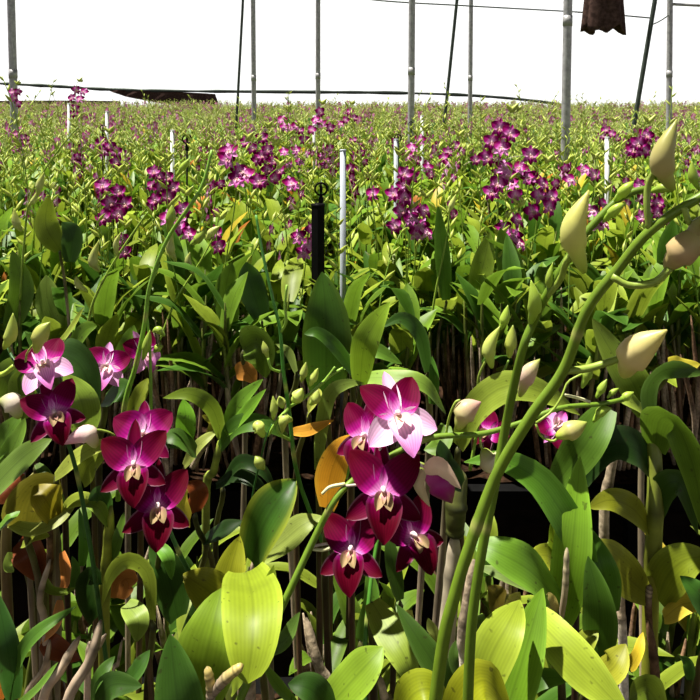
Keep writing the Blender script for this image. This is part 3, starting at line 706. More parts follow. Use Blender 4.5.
P.pleaf([(398, 722, .62), (412, 696, .60), (432, 690, .60), (452, 712, .61)], 32, (.26, .34, .02), nh=(0, -.5, .8))
P.pleaf([(420, 700, .72), (424, 672, .72), (412, 656, .72)], 26, (.08, .12, .02))
P.pleaf([(396, 650, .80), (404, 625, .79), (412, 610, .79)], 20, (.36, .40, .12))
P.pleaf([(426, 660, .8), (436, 640, .79), (428, 618, .79)], 18, (.24, .32, .1))
P.pleaf([(360, 640, .82), (372, 600, .81), (368, 566, .82)], 16, (.08, .20, .03))
P.pleaf([(334, 716, .66), (312, 690, .65), (288, 684, .65)], 26, (.02, .06, .01))
P.pleaf([(296, 704, .68), (278, 686, .67), (261, 660, .67)], 11, (.10, .2, .03))
P.pleaf([(262, 650, .78), (285, 640, .77), (300, 612, .77)], 18, (.10, .2, .05))
P.pleaf([(400, 600, .84), (392, 560, .84), (388, 530, .85)], 14, (.05, .12, .02))
P.cane([at(334, 716, .72), at(318, 664, .72), at(306, 618, .73)], .005, (.5, .44, .36), BEIGE, nodes=4)
P.cane([at(392, 720, .74), at(385, 700, .74), at(380, 676, .74)], .0045, TAN, BEIGE, nodes=3)
# ---- bottom left
x, y = base_of(60, 720, .74, .05)
P = Plant(x, y, 'orchid plant in the bottom left corner with leaning bare cream canes')
for q in (((62, 730, .74), (90, 660, .74), (101, 620, .75), .0068), ((40, 722, .76), (62, 668, .76), (80, 636, .77), .006), ((22, 720, .8), (44, 668, .8), (50, 640, .8), .004),
          ((88, 665, .78), (96, 650, .78), (106, 634, .78), .0045), ((112, 690, .76), (118, 664, .76), (122, 640, .76), .0025), ((46, 640, .84), (40, 600, .84), (50, 560, .84), .005)):
    P.cane([at(*z) for z in q[:3]], q[3]*.75, (.52, .38, .28), (.44, .34, .24), nodes=5)
P.pleaf([(14, 700, .78), (8, 650, .76), (-4, 590, .78)], 20, (.03, .10, .02))
P.pleaf([(6, 690, .78), (30, 640, .76), (76, 606, .78)], 13, (.07, .18, .03))
P.pleaf([(6, 716, .72), (36, 690, .71), (58, 662, .72)], 8, (.08, .18, .03))
P.pleaf([(92, 704, .72), (98, 680, .70), (115, 656, .71)], 16, (.05, .13, .02))
P.pleaf([(98, 712, .70), (110, 686, .69), (142, 686, .69)], 22, (.03, .08, .015))
P.pleaf([(120, 690, .74), (136, 672, .73), (150, 650, .74)], 18, (.03, .09, .015))
P.pleaf([(126, 604, .82), (138, 620, .8), (137, 642, .8)], 20, (.22, .34, .08))
P.pleaf([(42, 642, .84), (58, 650, .83), (80, 660, .83)], 16, 'br', curl=.5)
P.pleaf([(60, 600, .84), (56, 622, .83), (40, 644, .84)], 10, (.45, .2, .08), curl=.5)
P.pleaf([(0, 700, .8), (4, 680, .8), (2, 664, .8)], 10, (.45, .16, .03), curl=.5)

# ---- slender bud stalks leaning over the front of the second bed
def lean(label, pp, buds, rpx, d, leaves=()):
    global P
    q = at(pp[0][0], pp[0][1], d); P = Plant(q.x, max(q.y, 2.2), label)
    base = Vector((q.x, max(q.y, 2.2), BED+.2))
    P.cane([base, base.lerp(q, .5), q], .005, TAN, CANEG, ground=False)
    s = P.spike([q]+[at(x, y, d) for x, y in pp[1:]], rpx/F*d, (.24, .36, .04), 30, world=True)
    for (x0, y0, x1, y1, x2, y2, r) in buds: pbud(s, P, (x0, y0, d-.01), (x1, y1, d-.01), (x2, y2, d-.01), r, c_spur=(.38, .48, .06), c_mid=(.50, .54, .18), c_tip=(.40, .46, .08))
    for l in leaves: P.pleaf([(x, y, d) for x, y in l[0]], l[1], l[2])
lean('orchid plant in the second bed with a budded stalk leaning right across the left field', [(86, 335), (94, 300), (114, 262), (138, 226), (148, 212)],
     ((100, 272, 93, 260, 99, 240, 5), (118, 258, 116, 244, 121, 232, 3), (88, 292, 78, 284, 76, 276, 3.5)), 1.6, 2.05, (([(60, 250), (46, 225), (49, 196)], 22, (.20, .30, .03)), ([(70, 262), (72, 235), (62, 222)], 18, 'dg')))
lean('orchid plant in the second bed with a long thin stalk rising to the upper left', [(20, 300), (24, 245), (31, 195), (55, 155), (78, 127)],
     ((38, 196, 40, 184, 44, 172, 4), (22, 232, 16, 222, 14, 208, 4), (28, 206, 34, 200, 38, 190, 3)), 1.3, 2.2, (([(10, 330), (22, 290), (12, 250)], 22, 'g'), ([(60, 330), (48, 300), (46, 275)], 24, (.18, .28, .08))))
lean('orchid plant in the second bed with pale buds under the white drooping blooms at left', [(160, 340), (176, 300), (200, 262), (214, 236)],
     ((176, 262, 170, 246, 172, 224, 4.5), (206, 240, 212, 232, 220, 226, 4), (194, 276, 188, 262, 190, 252, 3.5)), 1.3, 2.15, (([(230, 330), (226, 290), (232, 262)], 22, 'g'), ([(262, 320), (250, 282), (246, 262)], 24, 'dg')))
lean('orchid plant in the second bed with a narrow dark upright leaf behind the thick stalks', [(430, 330), (436, 290), (446, 240), (452, 190)],
     ((448, 214, 452, 204, 456, 194, 3),), 1.3, 2.3, (([(446, 300), (442, 250), (438, 205)], 14, (.08, .2, .02)), ([(520, 300), (508, 260), (500, 228)], 24, 'g'), ([(474, 300), (484, 262), (490, 232)], 20, (.18, .28, .04))))

# ================================================================== plants drawn at random for the beds
LIGHT = [1.0]
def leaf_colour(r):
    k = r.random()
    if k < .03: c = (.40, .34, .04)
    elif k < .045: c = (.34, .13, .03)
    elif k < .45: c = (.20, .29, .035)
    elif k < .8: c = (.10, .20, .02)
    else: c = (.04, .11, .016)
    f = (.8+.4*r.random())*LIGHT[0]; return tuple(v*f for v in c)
def plan(r, h=.55, nc=6, spread=.11, dry=4, lpc=(4, 6), lsize=1.):
    """canes and leaves of a plant as point lists in its own frame"""
    canes = []; leaves = []
    for i in range(nc+dry):
        th = r.random()*2*PI; rr = spread*math.sqrt(r.random())*.55; tilt = .22*r.random()+.02
        b = Vector((math.cos(th)*rr, math.sin(th)*rr, 0)); th2 = th+(r.random()-.5)*1.2
        H = h*(.70+.35*r.random())*(1 if i < nc else .50+.45*r.random())
        t = b + Vector((math.cos(th2)*tilt*H, math.sin(th2)*tilt*H, H))
        m = (b+t)/2 + Vector(((r.random()-.5)*.03, (r.random()-.5)*.03, 0))
        canes.append(([b, m, t], .0045+.002*r.random(), i >= nc))
        if i < nc:
            n = r.randint(*lpc); a0 = r.random()*2*PI
            for k in range(n):
                u = .50+.50*(k+.5)/n; p = m.lerp(t, (u-.5)*2) if u > .5 else m
                a = a0 + k*PI + (r.random()-.5)*1.1
                L = (.10+.065*r.random())*lsize; el = .45+.95*r.random()*(.5+.5*u)
                d = Vector((math.cos(a)*math.cos(el), math.sin(a)*math.cos(el), math.sin(el)))
                dr = .05+.5*r.random()
                q1 = p + d*L*.5; q2 = p + d*L + Vector((math.cos(a)*.1*L, math.sin(a)*.1*L, -dr*L*.55))
                nh = (Vector((-math.cos(a)*math.sin(el), -math.sin(a)*math.sin(el), math.cos(el)))+Vector((0, 0, .2))).normalized()
                leaves.append(([p, q1, q2], (.032+.016*r.random())*lsize, leaf_colour(r), nh))
    return canes, leaves
def spike_plan(r, h0, L=.34, nfl=0, nb=6):
    a = r.random()*2*PI; lean = .15+.55*r.random()
    p0 = Vector(((r.random()-.5)*.08, (r.random()-.5)*.08, h0*.75))
    d = Vector((math.cos(a), math.sin(a), 0))
    pts = [p0, p0+d*L*.18*lean+Vector((0, 0, L*.45)), p0+d*L*.5*lean+Vector((0, 0, L*.82)), p0+d*L*.85*lean+Vector((0, 0, L*1.02))]
    C = catmull(pts, 20); fls = []; bds = []
    for k in range(nfl):
        u = .42+.42*k/max(1, nfl-1) if nfl > 1 else .6
        c = C[int(u*20)]; s = 1 if k % 2 else -1
        side = Vector((-d.y, d.x, 0))*s*(.6+.4*r.random()) + Vector((0, -.5, 0))
        q = c + side.normalized()*.03 + Vector((0, 0, .006)); fls.append((c, q, (side+Vector((0, -.5, -.05))).normalized()))
    for k in range(nb):
        u = (.88 if nfl else .42)+(.12 if nfl else .56)*k/max(1, nb-1)
        c = C[min(20, int(u*20))]; s = 1 if k % 2 else -1
        dd = (Vector((-d.y, d.x, 0))*s*.8 + d*.35 + Vector((0, 0, .9))).normalized(); l = .023*(1.25-.75*(k/max(1, nb)))
        bds.append((c, c+dd*l*.8, c+dd*l*1.9, l*.27))
    return pts, fls, bds
PALE = dict(c_spur=(.34, .44, .04), c_mid=(.42, .48, .09), c_tip=(.34, .42, .05))

# detailed kinds: every cane, leaf, bud a part
def make_detailed(seed, h, nc, dry, nsp=1, lsize=1., fl_=0, lpc=(4, 6)):
    r = random.Random(seed); root = bpy.data.objects.new('orchid_plant', None); root.empty_display_size = .05; COL.objects.link(root)
    cs, ls = plan(r, h, nc, .13, dry, lpc, lsize)
    for i, (P, rad, isdry) in enumerate(cs):
        mb = MB(); cane(mb, P, rad, ((.24, .14, .075), (.50, .40, .28), TAN, (.40, .28, .17))[r.randrange(4)], ((.48, .38, .26) if i % 2 else (.24, .14, .08)) if isdry else CANEG, 6, 10, 5, i)
        link('cane', mb.mesh('cane', M_DRY if isdry else M_STEM), root)
    for i, (P, w, c, nh) in enumerate(ls):
        mb = MB(); leaf(mb, P, w, c, nh, 7, 4, .22, .1, tuple(min(1, x*1.5+.02) for x in c), i)  # paler edge colour, a painted rim highlight as on the near leaves
        link('leaf', mb.mesh('leaf', M_LEAF), root)
    for k in range(nsp):
        P, fls, bds = spike_plan(r, h, .30+.12*r.random(), fl_, 6)
        mb = MB(); tube(mb, catmull(P, 16), [.0022*(1-.5*i/16) for i in range(17)], (.17, .30, .035), 6)
        s = link('flower_spike', mb.mesh('flower_spike', M_STEM), root)
        for b in bds:
            mb = MB(); bud(mb, *b, seg=7, n=7, **PALE); link('bud', mb.mesh('bud', M_BUD), s)
        for (c, q, f) in fls:
            link('flower', flower_data(1, r.randrange(4), .8), s, face_mat(q, f, (0, 0, 1), .062, r.random()*.4))
    return root
# field kinds: foliage, canes, spikes (> flowers)
def make_field(seed, h, nfl=0, nsp=2, flod=1):
    r = random.Random(seed); root = bpy.data.objects.new('orchid_plant', None); root.empty_display_size = .05; COL.objects.link(root)
    cs, ls = plan(r, h, 6, .14, 3, (4, 5), 1.35)
    mb = MB()
    for i, (P, rad, isdry) in enumerate(cs): cane(mb, P, rad, TAN, BEIGE if isdry else CANEG, 5, 6, 3, i)
    link('cane_clump', mb.mesh('cane_clump', M_DRY), root)
    mb = MB()
    for i, (P, w, c, nh) in enumerate(ls): leaf(mb, P, w, c, nh, 5, 2, .22, .1, None, i)
    link('foliage', mb.mesh('foliage', M_LEAF), root)
    for k in range(nsp):
        n = nfl if k == 0 else 0
        P, fls, bds = spike_plan(r, h, (.30+.22*r.random())*(1.3 if k == nsp-1 else 1), n, 6)
        mb = MB(); tube(mb, catmull(P, 9), [.0024*(1-.5*i/9) for i in range(10)], (.26, .38, .05), 4)
        for b in bds: bud(mb, *b, seg=5, n=4, **PALE)
        s = link('flower_spike', mb.mesh('flower_spike', M_BUD), root)
        for (c, q, f) in fls:
            link('flower', flower_data(flod, r.randrange(4), .52), s, face_mat(q, f, (0, 0, 1), .056, r.random()*.4))
    return root
def copy_tree(o, parent=None):
    c = o.copy(); COL.objects.link(c); c.parent = parent
    for ch in list(o.children): copy_tree(ch, c)
    return c
class Kinds:
    """each kind is built once; its first use is the built one, later uses are copies"""
    def __init__(s, roots): s.r = roots; s.used = [False]*len(roots)
    def put(s, i, x, y, rz, sc, label, group, z=BED):
        i %= len(s.r); o = copy_tree(s.r[i]) if s.used[i] else s.r[i]; s.used[i] = True
        o.location = (x, y, z); o.rotation_euler = (0, 0, rz); o.scale = (sc, sc, sc)
        return tag(o, label, 'orchid plant', group)

def row_range(k): y0 = 2.15+1.85*k; return y0, y0+1.45
R2 = random.Random(11)
# sprays one can point to in the near field; px positions of the blooms and depth
SPRAYS = [
 ('orchid plant with the fullest magenta spray in the near left field', [(103, 186), (118, 192), (110, 203), (125, 204), (104, 218), (118, 214)], 2.55, .070, (96, 235), (128, 168)),
 ('orchid plant with two small magenta blooms low at left above the grassy leaves', [(122, 240), (124, 252)], 2.5, .062, (120, 300), (128, 222)),
 ('orchid plant with white-centred magenta blooms just right of the left full spray', [(168, 218), (183, 210), (180, 226), (173, 236), (188, 234)], 2.35, .066, (166, 270), (190, 190)),
 ('orchid plant with a narrow column of magenta blooms left of the grey ringed sprinkler', [(152, 186), (156, 198), (152, 206), (160, 176)], 2.9, .056, (148, 240), (164, 160)),
 ('orchid plant with downward-turned pale and crimson blooms near the round black sprinkler', [(229, 152), (226, 160), (240, 172), (237, 180), (246, 176)], 2.4, .075, (214, 250), (262, 140)),
 ('orchid plant with one dark magenta bloom facing us beside the black square stake', [(291, 184), (258, 182)], 2.35, .072, (296, 260), (290, 160)),
 ('orchid plant with a dense magenta cluster behind the single bloom at the black stake', [(262, 138), (252, 148), (268, 150), (258, 160), (246, 142)], 3.3, .07, (256, 210), (276, 126)),
 ('orchid plant with a loose purple and white column above the single centre bloom', [(284, 152), (296, 150), (288, 164), (300, 162), (280, 168), (304, 140)], 3.5, .066, (290, 215), (300, 124)),
 ('orchid plant with three magenta blooms stacked just below the centre steel post', [(405, 174), (404, 186), (404, 197), (412, 176)], 2.5, .068, (408, 250), (398, 150)),
 ('orchid plant with a lone dark red bloom right of the tall grey pipe stake', [(373, 194)], 2.5, .066, (386, 250), (368, 172)),
 ('orchid plant with pale pink blooms in a cluster beside the tall steel post base', [(412, 148), (420, 140), (408, 156), (428, 168), (416, 160)], 3.2, .066, (414, 220), (430, 130)),
 ('orchid plant with the tallest and fullest magenta column in the right half of the field', [(500, 128), (510, 134), (492, 142), (502, 148), (486, 158), (504, 168), (492, 192), (507, 176), (498, 184), (530, 155)], 2.35, .07, (500, 270), (520, 110)),
 ('orchid plant with whitish drooping blooms right of the tallest magenta column', [(512, 184), (528, 178), (516, 196), (520, 168)], 2.5, .062, (522, 250), (536, 150)),
 ('orchid plant with a slanting row of pink blooms left of the tallest magenta column', [(448, 152), (456, 146), (444, 158), (476, 160)], 3.2, .062, (450, 220), (462, 134)),
 ('orchid plant with white and purple blooms at the foot of the thickest steel post', [(594, 175), (584, 170), (569, 180)], 2.7, .064, (588, 240), (604, 156)),
 ('orchid plant with a bright open bloom left of the tallest pink-green bud', [(646, 136), (638, 144), (634, 150), (643, 150)], 2.6, .07, (632, 230), (652, 118)),
 ('orchid plant with a small pink cluster between the thickest post and the bright open bloom', [(602, 136), (612, 134), (618, 138), (606, 130)], 4.2, .07, (610, 190), (620, 120)),
 ('orchid plant with the magenta spray that stands up against the white film at far left', [(76, 90), (72, 98), (80, 99), (75, 108), (84, 92), (74, 114)], 5.0, .078, (74, 165), (82, 82)),
 ('orchid plant with a small dark spray in front of the far left steel post', [(18, 92), (14, 98), (18, 104), (12, 92)], 5.4, .07, (16, 150), (20, 84)),
 ('orchid plant with a vertical magenta spray left of the pipe stake in the middle field', [(102, 142), (104, 152), (116, 152), (116, 162), (110, 146)], 3.2, .066, (106, 220), (112, 132)),
 ('orchid plant with magenta blooms rising above the leaves right of the square black stake', [(320, 112), (316, 120), (322, 124), (330, 128), (312, 130)], 4.6, .078, (320, 170), (324, 104)),
 ('orchid plant with a faint purple spray right of the slim post left of centre', [(350, 112), (346, 120), (354, 118), (340, 124)], 5.2, .076, (350, 165), (354, 104)),
 ('orchid plant with two dark magenta clumps left of centre, behind the pale drooping blooms', [(282, 120), (290, 128), (296, 126), (300, 130), (284, 128)], 4.2, .076, (288, 180), (288, 108)),
]
PROTO = [make_field(900+i, .50, 0, 1) for i in range(3)]
K_spr = Kinds(PROTO)
taken = []
for i, (lab, fl_, d, size, root_px, tip) in enumerate(SPRAYS):
    b = at(root_px[0], root_px[1], d)
    r = random.Random(50+i)
    k = int((b.y-2.15)/1.85); y0, y1 = row_range(max(0, k)); by = min(max(b.y+.05, y0+.06), y1-.06)
    o = K_spr.put(i, b.x, by, 0., .95+.1*r.random(), lab, None)
    taken.append((b.x, by))
    inv = Matrix.LocRotScale(o.location, o.rotation_euler, o.scale).inverted(); W = lambda p: inv @ p
    ys = sorted(fl_, key=lambda q: -q[1]); cx = sum(q[0] for q in ys)/len(ys)
    base = Vector((b.x, by, BED+.36)); lo = at(ys[0][0]*.4+cx*.6, ys[0][1]+12, d); hi = at(ys[-1][0]*.4+cx*.6, ys[-1][1]-4, d); tp = at(tip[0], tip[1], d)
    path = [W(base), W((base+lo)/2), W(lo), W(hi), W(tp)]
    mb = MB(); C = catmull(path, 24); tube(mb, C, [.0026*(1-.5*j/24) for j in range(25)], (.22, .34, .04), 6)
    for j in range(4):
        c = C[24-j]; s = 1 if j % 2 else -1; dd = Vector((s*.7, -.2, .8)).normalized(); l = .011+.004*j
        bud(mb, c, c+dd*l*.8, c+dd*l*2, l*.4, seg=6, n=6, **PALE)
    spk = link('flower_spike', mb.mesh('flower_spike', M_STEM), o)
    for j, q in enumerate(ys):
        p = at(q[0], q[1], d+(r.random()-.5)*.04)
        away = r.random() < (.75 if ('pale' in lab or 'whit' in lab) else .15)
        f = tc(p, (r.random()-.5)*(1.2), .45+.4*r.random() if away else .05+.3*r.random())
        fo = link('flower', flower_data(0 if d < 2.7 else 1, 60+j % 5, 0.6 if away else .5, .95 if away else .5, 1., .3 if away else .8), spk, face_mat(W(p), f, (0, 0, 1), size*.98, (r.random()-.5)*.8))
        near = min(C, key=lambda c: (c-W(p)).length)
        mbp = MB(); tube(mbp, [near, (near+W(p))/2+Vector((0, 0, .004)), W(p)], [.0013]*3, (.4, .35, .25), 5)
        link('pedicel', mbp.mesh('pedicel', M_STEM), spk)

# all the other plants of the beds, nearest first
spots = []
for k in range(0, 13):
    y0, y1 = row_range(k); y = y0+.10
    while y < y1:
        hw = .486*y*1.12+.35; x = -hw+R2.random()*.2
        st = .235 if k < 3 else .26
        while x < hw:
            X = x+(R2.random()-.5)*.1; Y = min(max(y+(R2.random()-.5)*.1, y0+.05), y1-.05)
            if all((X-a)**2+(Y-b)**2 > .12**2 for a, b in taken): spots.append((math.hypot(X, Y), X, Y, k))
            x += st
        y += .235 if k < 3 else .27
spots.sort()
K_edge = Kinds([make_detailed(100+i, .50+.03*(i % 3), 5, 13, 1, 1.7, 0, (3, 5)) for i in range(6)])
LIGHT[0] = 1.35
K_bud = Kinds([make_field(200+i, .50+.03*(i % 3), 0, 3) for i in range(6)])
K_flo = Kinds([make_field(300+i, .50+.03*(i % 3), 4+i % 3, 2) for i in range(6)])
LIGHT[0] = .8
far = []; n_ind = 0
edge = [s for s in spots if s[3] == 0 and s[2] < 2.15+.42 and abs(s[1]) < 1.65]
for s in edge:
    K_edge.put(R2.randrange(6), s[1], s[2], R2.random()*6.28, .92+.16*R2.random(), 'leafy orchid plant with bare tan canes on the near edge of the second bed', 'orchid plants along the near edge of the second bed')
    n_ind += 1
es = set(id(s) for s in edge)
for s in spots:
    if id(s) in es: continue
    if n_ind < 272 and s[3] < 4:
        n_ind += 1
        if R2.random() < .24: K_flo.put(R2.randrange(6), s[1], s[2], R2.random()*6.28, .95+.2*R2.random(), 'orchid plant with a small magenta spray inside the dense field of the farther beds', 'flowering orchid plants inside the field')
        else: K_bud.put(R2.randrange(6), s[1], s[2], R2.random()*6.28, .95+.2*R2.random(), 'orchid plant with only pale green buds inside the dense field of the farther beds', 'budding orchid plants inside the field')
    else: far.append(s)
# stock behind the foreground plants on the first bench
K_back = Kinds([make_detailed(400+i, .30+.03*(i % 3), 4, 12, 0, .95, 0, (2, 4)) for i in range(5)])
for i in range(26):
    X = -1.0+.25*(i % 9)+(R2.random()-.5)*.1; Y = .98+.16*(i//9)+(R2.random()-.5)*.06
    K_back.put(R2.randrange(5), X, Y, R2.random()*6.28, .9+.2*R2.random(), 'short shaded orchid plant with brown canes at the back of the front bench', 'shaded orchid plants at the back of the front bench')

LIGHT[0] = 1.0
# the rest of the field as one uncountable growth
def low_template(seed, flowers):
    r = random.Random(seed); V = []; Fc = []; C = []
    def quad_strip(P, w, c, nh, nl=3):
        Q = catmull(P, nl); T = frames(Q); b = len(V)
        for i, p in enumerate(Q):
            t = T[i][0]; s = t.cross(Vector(nh)); s = s.normalized() if s.length > 1e-3 else T[i][1]
            ww = w*.5*(.35, 1, .85, .05)[i]
            V.append(p-s*ww); V.append(p+s*ww); C.extend([c, c])
        for i in range(nl): Fc.append((b+2*i, b+2*i+1, b+2*i+3, b+2*i+2))
    cs, ls = plan(r, .52, 5, .15, 0, (4, 5), 1.0)
    for (P, w, c, nh) in ls: quad_strip(P, w*1.15, (c[0]*2.0, c[1]*1.75, c[2]*2.6), nh)  # leaf colour lifted and yellowed: bright distant haze painted into it
    for k in range(3):
        P, fls, bds = spike_plan(r, .52, (.14+.24*r.random()), 5 if (flowers and k == 0) else 0, 6)
        mb = MB(); tube(mb, catmull(P, 4), .0032, (.42, .52, .12), 3, False)
        for b in bds: tube(mb, [b[0], b[1], b[2]], [b[3]*.5, b[3]*1.25, b[3]*.2], (.58, .62, .24), 3, False)  # stalks and buds painted pale cream for the same distant glare
        b0 = len(V)
        for v, c in zip(mb.v, mb.c): V.extend([Vector(x) for x in v]); C.extend([tuple(x) for x in c])
        Fc.extend([tuple(i+b0 for i in f) for f in mb.f])
        for (c, q, f) in fls:
            M = face_mat(q, f, (0, 0, 1), .066)
            for a in range(5):
                an = a*2*PI/5; dv = M.to_3x3() @ Vector((math.sin(an), math.cos(an), .1)); sv = M.to_3x3() @ Vector((math.cos(an), -math.sin(an), 0)); b = len(V)
                col = (.42, .01, .22) if a != 2 else (.7, .35, .6)
                w = .24 if a in (1, 4) else .15
                V.extend([q, q+dv*.3-sv*w, q+dv*.52, q+dv*.3+sv*w]); C.extend([(.75, .4, .65), col, col, col]); Fc.append((b, b+1, b+2, b+3))
    return np.array([tuple(v) for v in V]), Fc, np.array(C)
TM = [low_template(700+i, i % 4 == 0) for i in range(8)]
TV = []; TF3 = []; TC = []; off = 0
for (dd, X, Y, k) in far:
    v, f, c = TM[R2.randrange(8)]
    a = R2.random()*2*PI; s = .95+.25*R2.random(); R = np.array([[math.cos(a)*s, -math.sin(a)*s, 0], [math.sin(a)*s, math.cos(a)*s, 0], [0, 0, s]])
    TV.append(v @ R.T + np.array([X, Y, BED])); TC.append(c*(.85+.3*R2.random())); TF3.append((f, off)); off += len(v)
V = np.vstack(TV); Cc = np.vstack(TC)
cache = {}
idx = []; 
for f, o in TF3:
    key = id(f)
    if key not in cache: cache[key] = (np.array([i for q in f for i in q]), np.array([len(q) for q in f]))
    idx.append((cache[key][0]+o, cache[key][1]))
LI = np.concatenate([a for a, b in idx]); LT = np.concatenate([b for a, b in idx]); LS = np.concatenate([[0], np.cumsum(LT)[:-1]])
me = bpy.data.meshes.new('orchid_field'); me.vertices.add(len(V)); me.vertices.foreach_set('co', V.ravel())
me.loops.add(len(LI)); me.loops.foreach_set('vertex_index', LI.astype(np.int32)); me.polygons.add(len(LT)); me.polygons.foreach_set('loop_start', LS.astype(np.int32))
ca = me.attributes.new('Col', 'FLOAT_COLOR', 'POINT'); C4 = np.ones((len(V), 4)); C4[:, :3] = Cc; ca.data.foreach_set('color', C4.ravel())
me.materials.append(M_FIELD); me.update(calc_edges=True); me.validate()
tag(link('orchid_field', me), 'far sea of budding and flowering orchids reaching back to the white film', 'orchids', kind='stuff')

# ================================================================== benches
def box(mb, x0, x1, y0, y1, z0, z1):
    V = [(x, y, z) for x in (x0, x1) for y in (y0, y1) for z in (z0, z1)]
    mb.add(V, [(0, 1, 3, 2), (4, 6, 7, 5), (0, 4, 5, 1), (2, 3, 7, 6), (0, 2, 6, 4), (1, 5, 7, 3)], (1, 1, 1))
def flat(me):
    me.polygons.foreach_set('use_smooth', [False]*len(me.polygons)); return me
def bench(y0, y1, hw, label, detail=False):
    root = bpy.data.objects.new('growing_bench', None); COL.objects.link(root); root.location = (0, (y0+y1)/2, 0); tag(root, label, 'bench')
    cy = (y0+y1)/2; D = (y1-y0)/2
    m = MB(); box(m, -hw, hw, -D, D, BED-.045, BED-.03); link('netting', flat(m.mesh('netting', M_NET)), root)
    for s in (-1, 1):
        m = MB(); box(m, -hw, hw, s*D-.02, s*D+.02, BED-.075, BED-.02); link('side_rail', flat(m.mesh('side_rail', M_NET)), root)
    m = MB(); r = random.Random(int(y0*10)); nx = int(hw*2/.09); V = []; Fc = []
    nx = max(8, int(hw*2/.06)); ny = max(4, int(D*2/.06))
    for i in range(nx+1):
        for j in range(ny+1): V.append((-hw+.02+(2*hw-.04)*i/nx, -D+.02+(2*D-.04)*j/ny, BED-.030+.03*r.random()))
    Fc = [(i*(ny+1)+j, (i+1)*(ny+1)+j, (i+1)*(ny+1)+j+1, i*(ny+1)+j+1) for i in range(nx) for j in range(ny)]
    m.add(V, Fc, (1, 1, 1)); link('coconut_husk_bed', m.mesh('coconut_husk_bed', M_HUSK), root)
    n = max(2, int(hw*2/1.6))
    for i in range(n+1):
        for s in (-1, 1):
            x = -hw+.05+(2*hw-.1)*i/n; m = MB(); box(m, x-.02, x+.02, s*(D-.05)-.02, s*(D-.05)+.02, 0, BED-.04); link('leg', flat(m.mesh('leg', M_NET)), root)
bench(.22, 1.42, 1.3, 'dark netted growing bench under the foreground orchids at the bottom of the picture', True)
lab = ['netted growing bench under the second bed of orchids, past the dark gap', 'growing bench hidden under the third bed of orchids']
for k in range(13):
    y0, y1 = row_range(k)
    bench(y0-.02, y1+.02, .486*y1*1.15+.6, lab[k] if k < 2 else 'growing bench under bed number %s of orchids counted from the front' % ('fourth fifth sixth seventh eighth ninth tenth eleventh twelfth thirteenth fourteenth'.split()[k-2]))

# ================================================================== setting
m = MB(); box(m, -60, 60, -40, 70, -.05, 0); tag(link('floor', flat(m.mesh('floor', M_SOIL))), kind='structure')
# back wall of milky greenhouse film
YB = 30.
m = MB(); V = []; nx = 60
for i in range(nx+1):
    for j in range(13): V.append((-22+44*i/nx, YB+.05*math.sin(i*1.3)*math.sin(j*.5), .0+6.5*j/12))
m.add(V, [(i*13+j, (i+1)*13+j, (i+1)*13+j+1, i*13+j+1) for i in range(nx) for j in range(12)], (1, 1, 1))
tag(link('wall_back', m.mesh('wall_back', M_FILM)), kind='structure')

def pipe(name, label, cat, a, b, r, mat, group=None, joints=(), seg=14):
    a = Vector(a); b = Vector(b); root = bpy.data.objects.new(name, None); COL.objects.link(root); root.location = a; tag(root, label, cat, group)
    m = MB(); P = [a.lerp(b, i/12)-a for i in range(13)]; tube(m, P, r, (1, 1, 1), seg); link('tube', m.mesh('tube', mat), root)
    for u in joints:
        q = (b-a)*u; dd = (b-a).normalized(); m = MB(); tube(m, [q-dd*r*1.2, q+dd*r*1.2], r*1.10, (1, 1, 1), seg); link('coupling', m.mesh('coupling', mat), root)
    return root
def post(px, py, d, rpx, label, top=4.2, px2=None, mat=M_GALV, joints=(.45,)):
    """steel post; (px,py) is where it meets the leaves and px2 its column at the top of the photo"""
    p = at(px, py, d); q = at(px2 if px2 is not None else px, 0, d); zt = top
    u = (zt-p.z)/(q.z-p.z); t = p+(q-p)*u; f = p+(q-p)*((0-p.z)/(q.z-p.z)); 
    t.y = p.y; f.y = p.y
    pipe('steel_post', label, 'post', f, t, rpx/F*d, mat, None, joints)
post(565, 160, 4.9, 4.4, 'thickest grey steel post, right of centre', px2=568, joints=(.585, .52))
post(411, 140, 6.6, 3.3, 'tall grey steel post nearest the picture centre, with a joint', px2=412)
post(318, 118, 8.6, 2.4, 'slim grey steel post left of the centre post', px2=318)
post(254, 112, 9.8, 2.4, 'slim grey steel post right of the thin leaning brace at left', px2=253)
post(470, 118, 9.8, 2.2, 'slim grey steel post right of the leaning brace near the centre', px2=471)
post(669, 116, 7.6, 2.8, 'grey steel post at the right with a crosspipe running off the edge', px2=670)
post(14, 108, 7.6, 3.8, 'grey steel post at the far left edge', px2=11)
def brace(a, b, d, rpx, label):
    p = at(*a, d); q = at(*b, d); t = p+(q-p)*((4.2-p.z)/(q.z-p.z)); f = p+(q-p)*((0.-p.z)/(q.z-p.z)); t.y = p.y; f.y = p.y
    pipe('brace_rod', label, 'brace', f, t, rpx/F*d, M_WIRE, None, ())
brace((237, 112), (243, 0), 9.4, 1.3, 'thin dark rod leaning just left of the slim post at left')
brace((445, 116), (457, 0), 8.6, 1.6, 'dark leaning rod right of the centre post')
brace((634, 125), (655, 0), 7.0, 2.2, 'dark rod leaning between the thickest post and the right post')
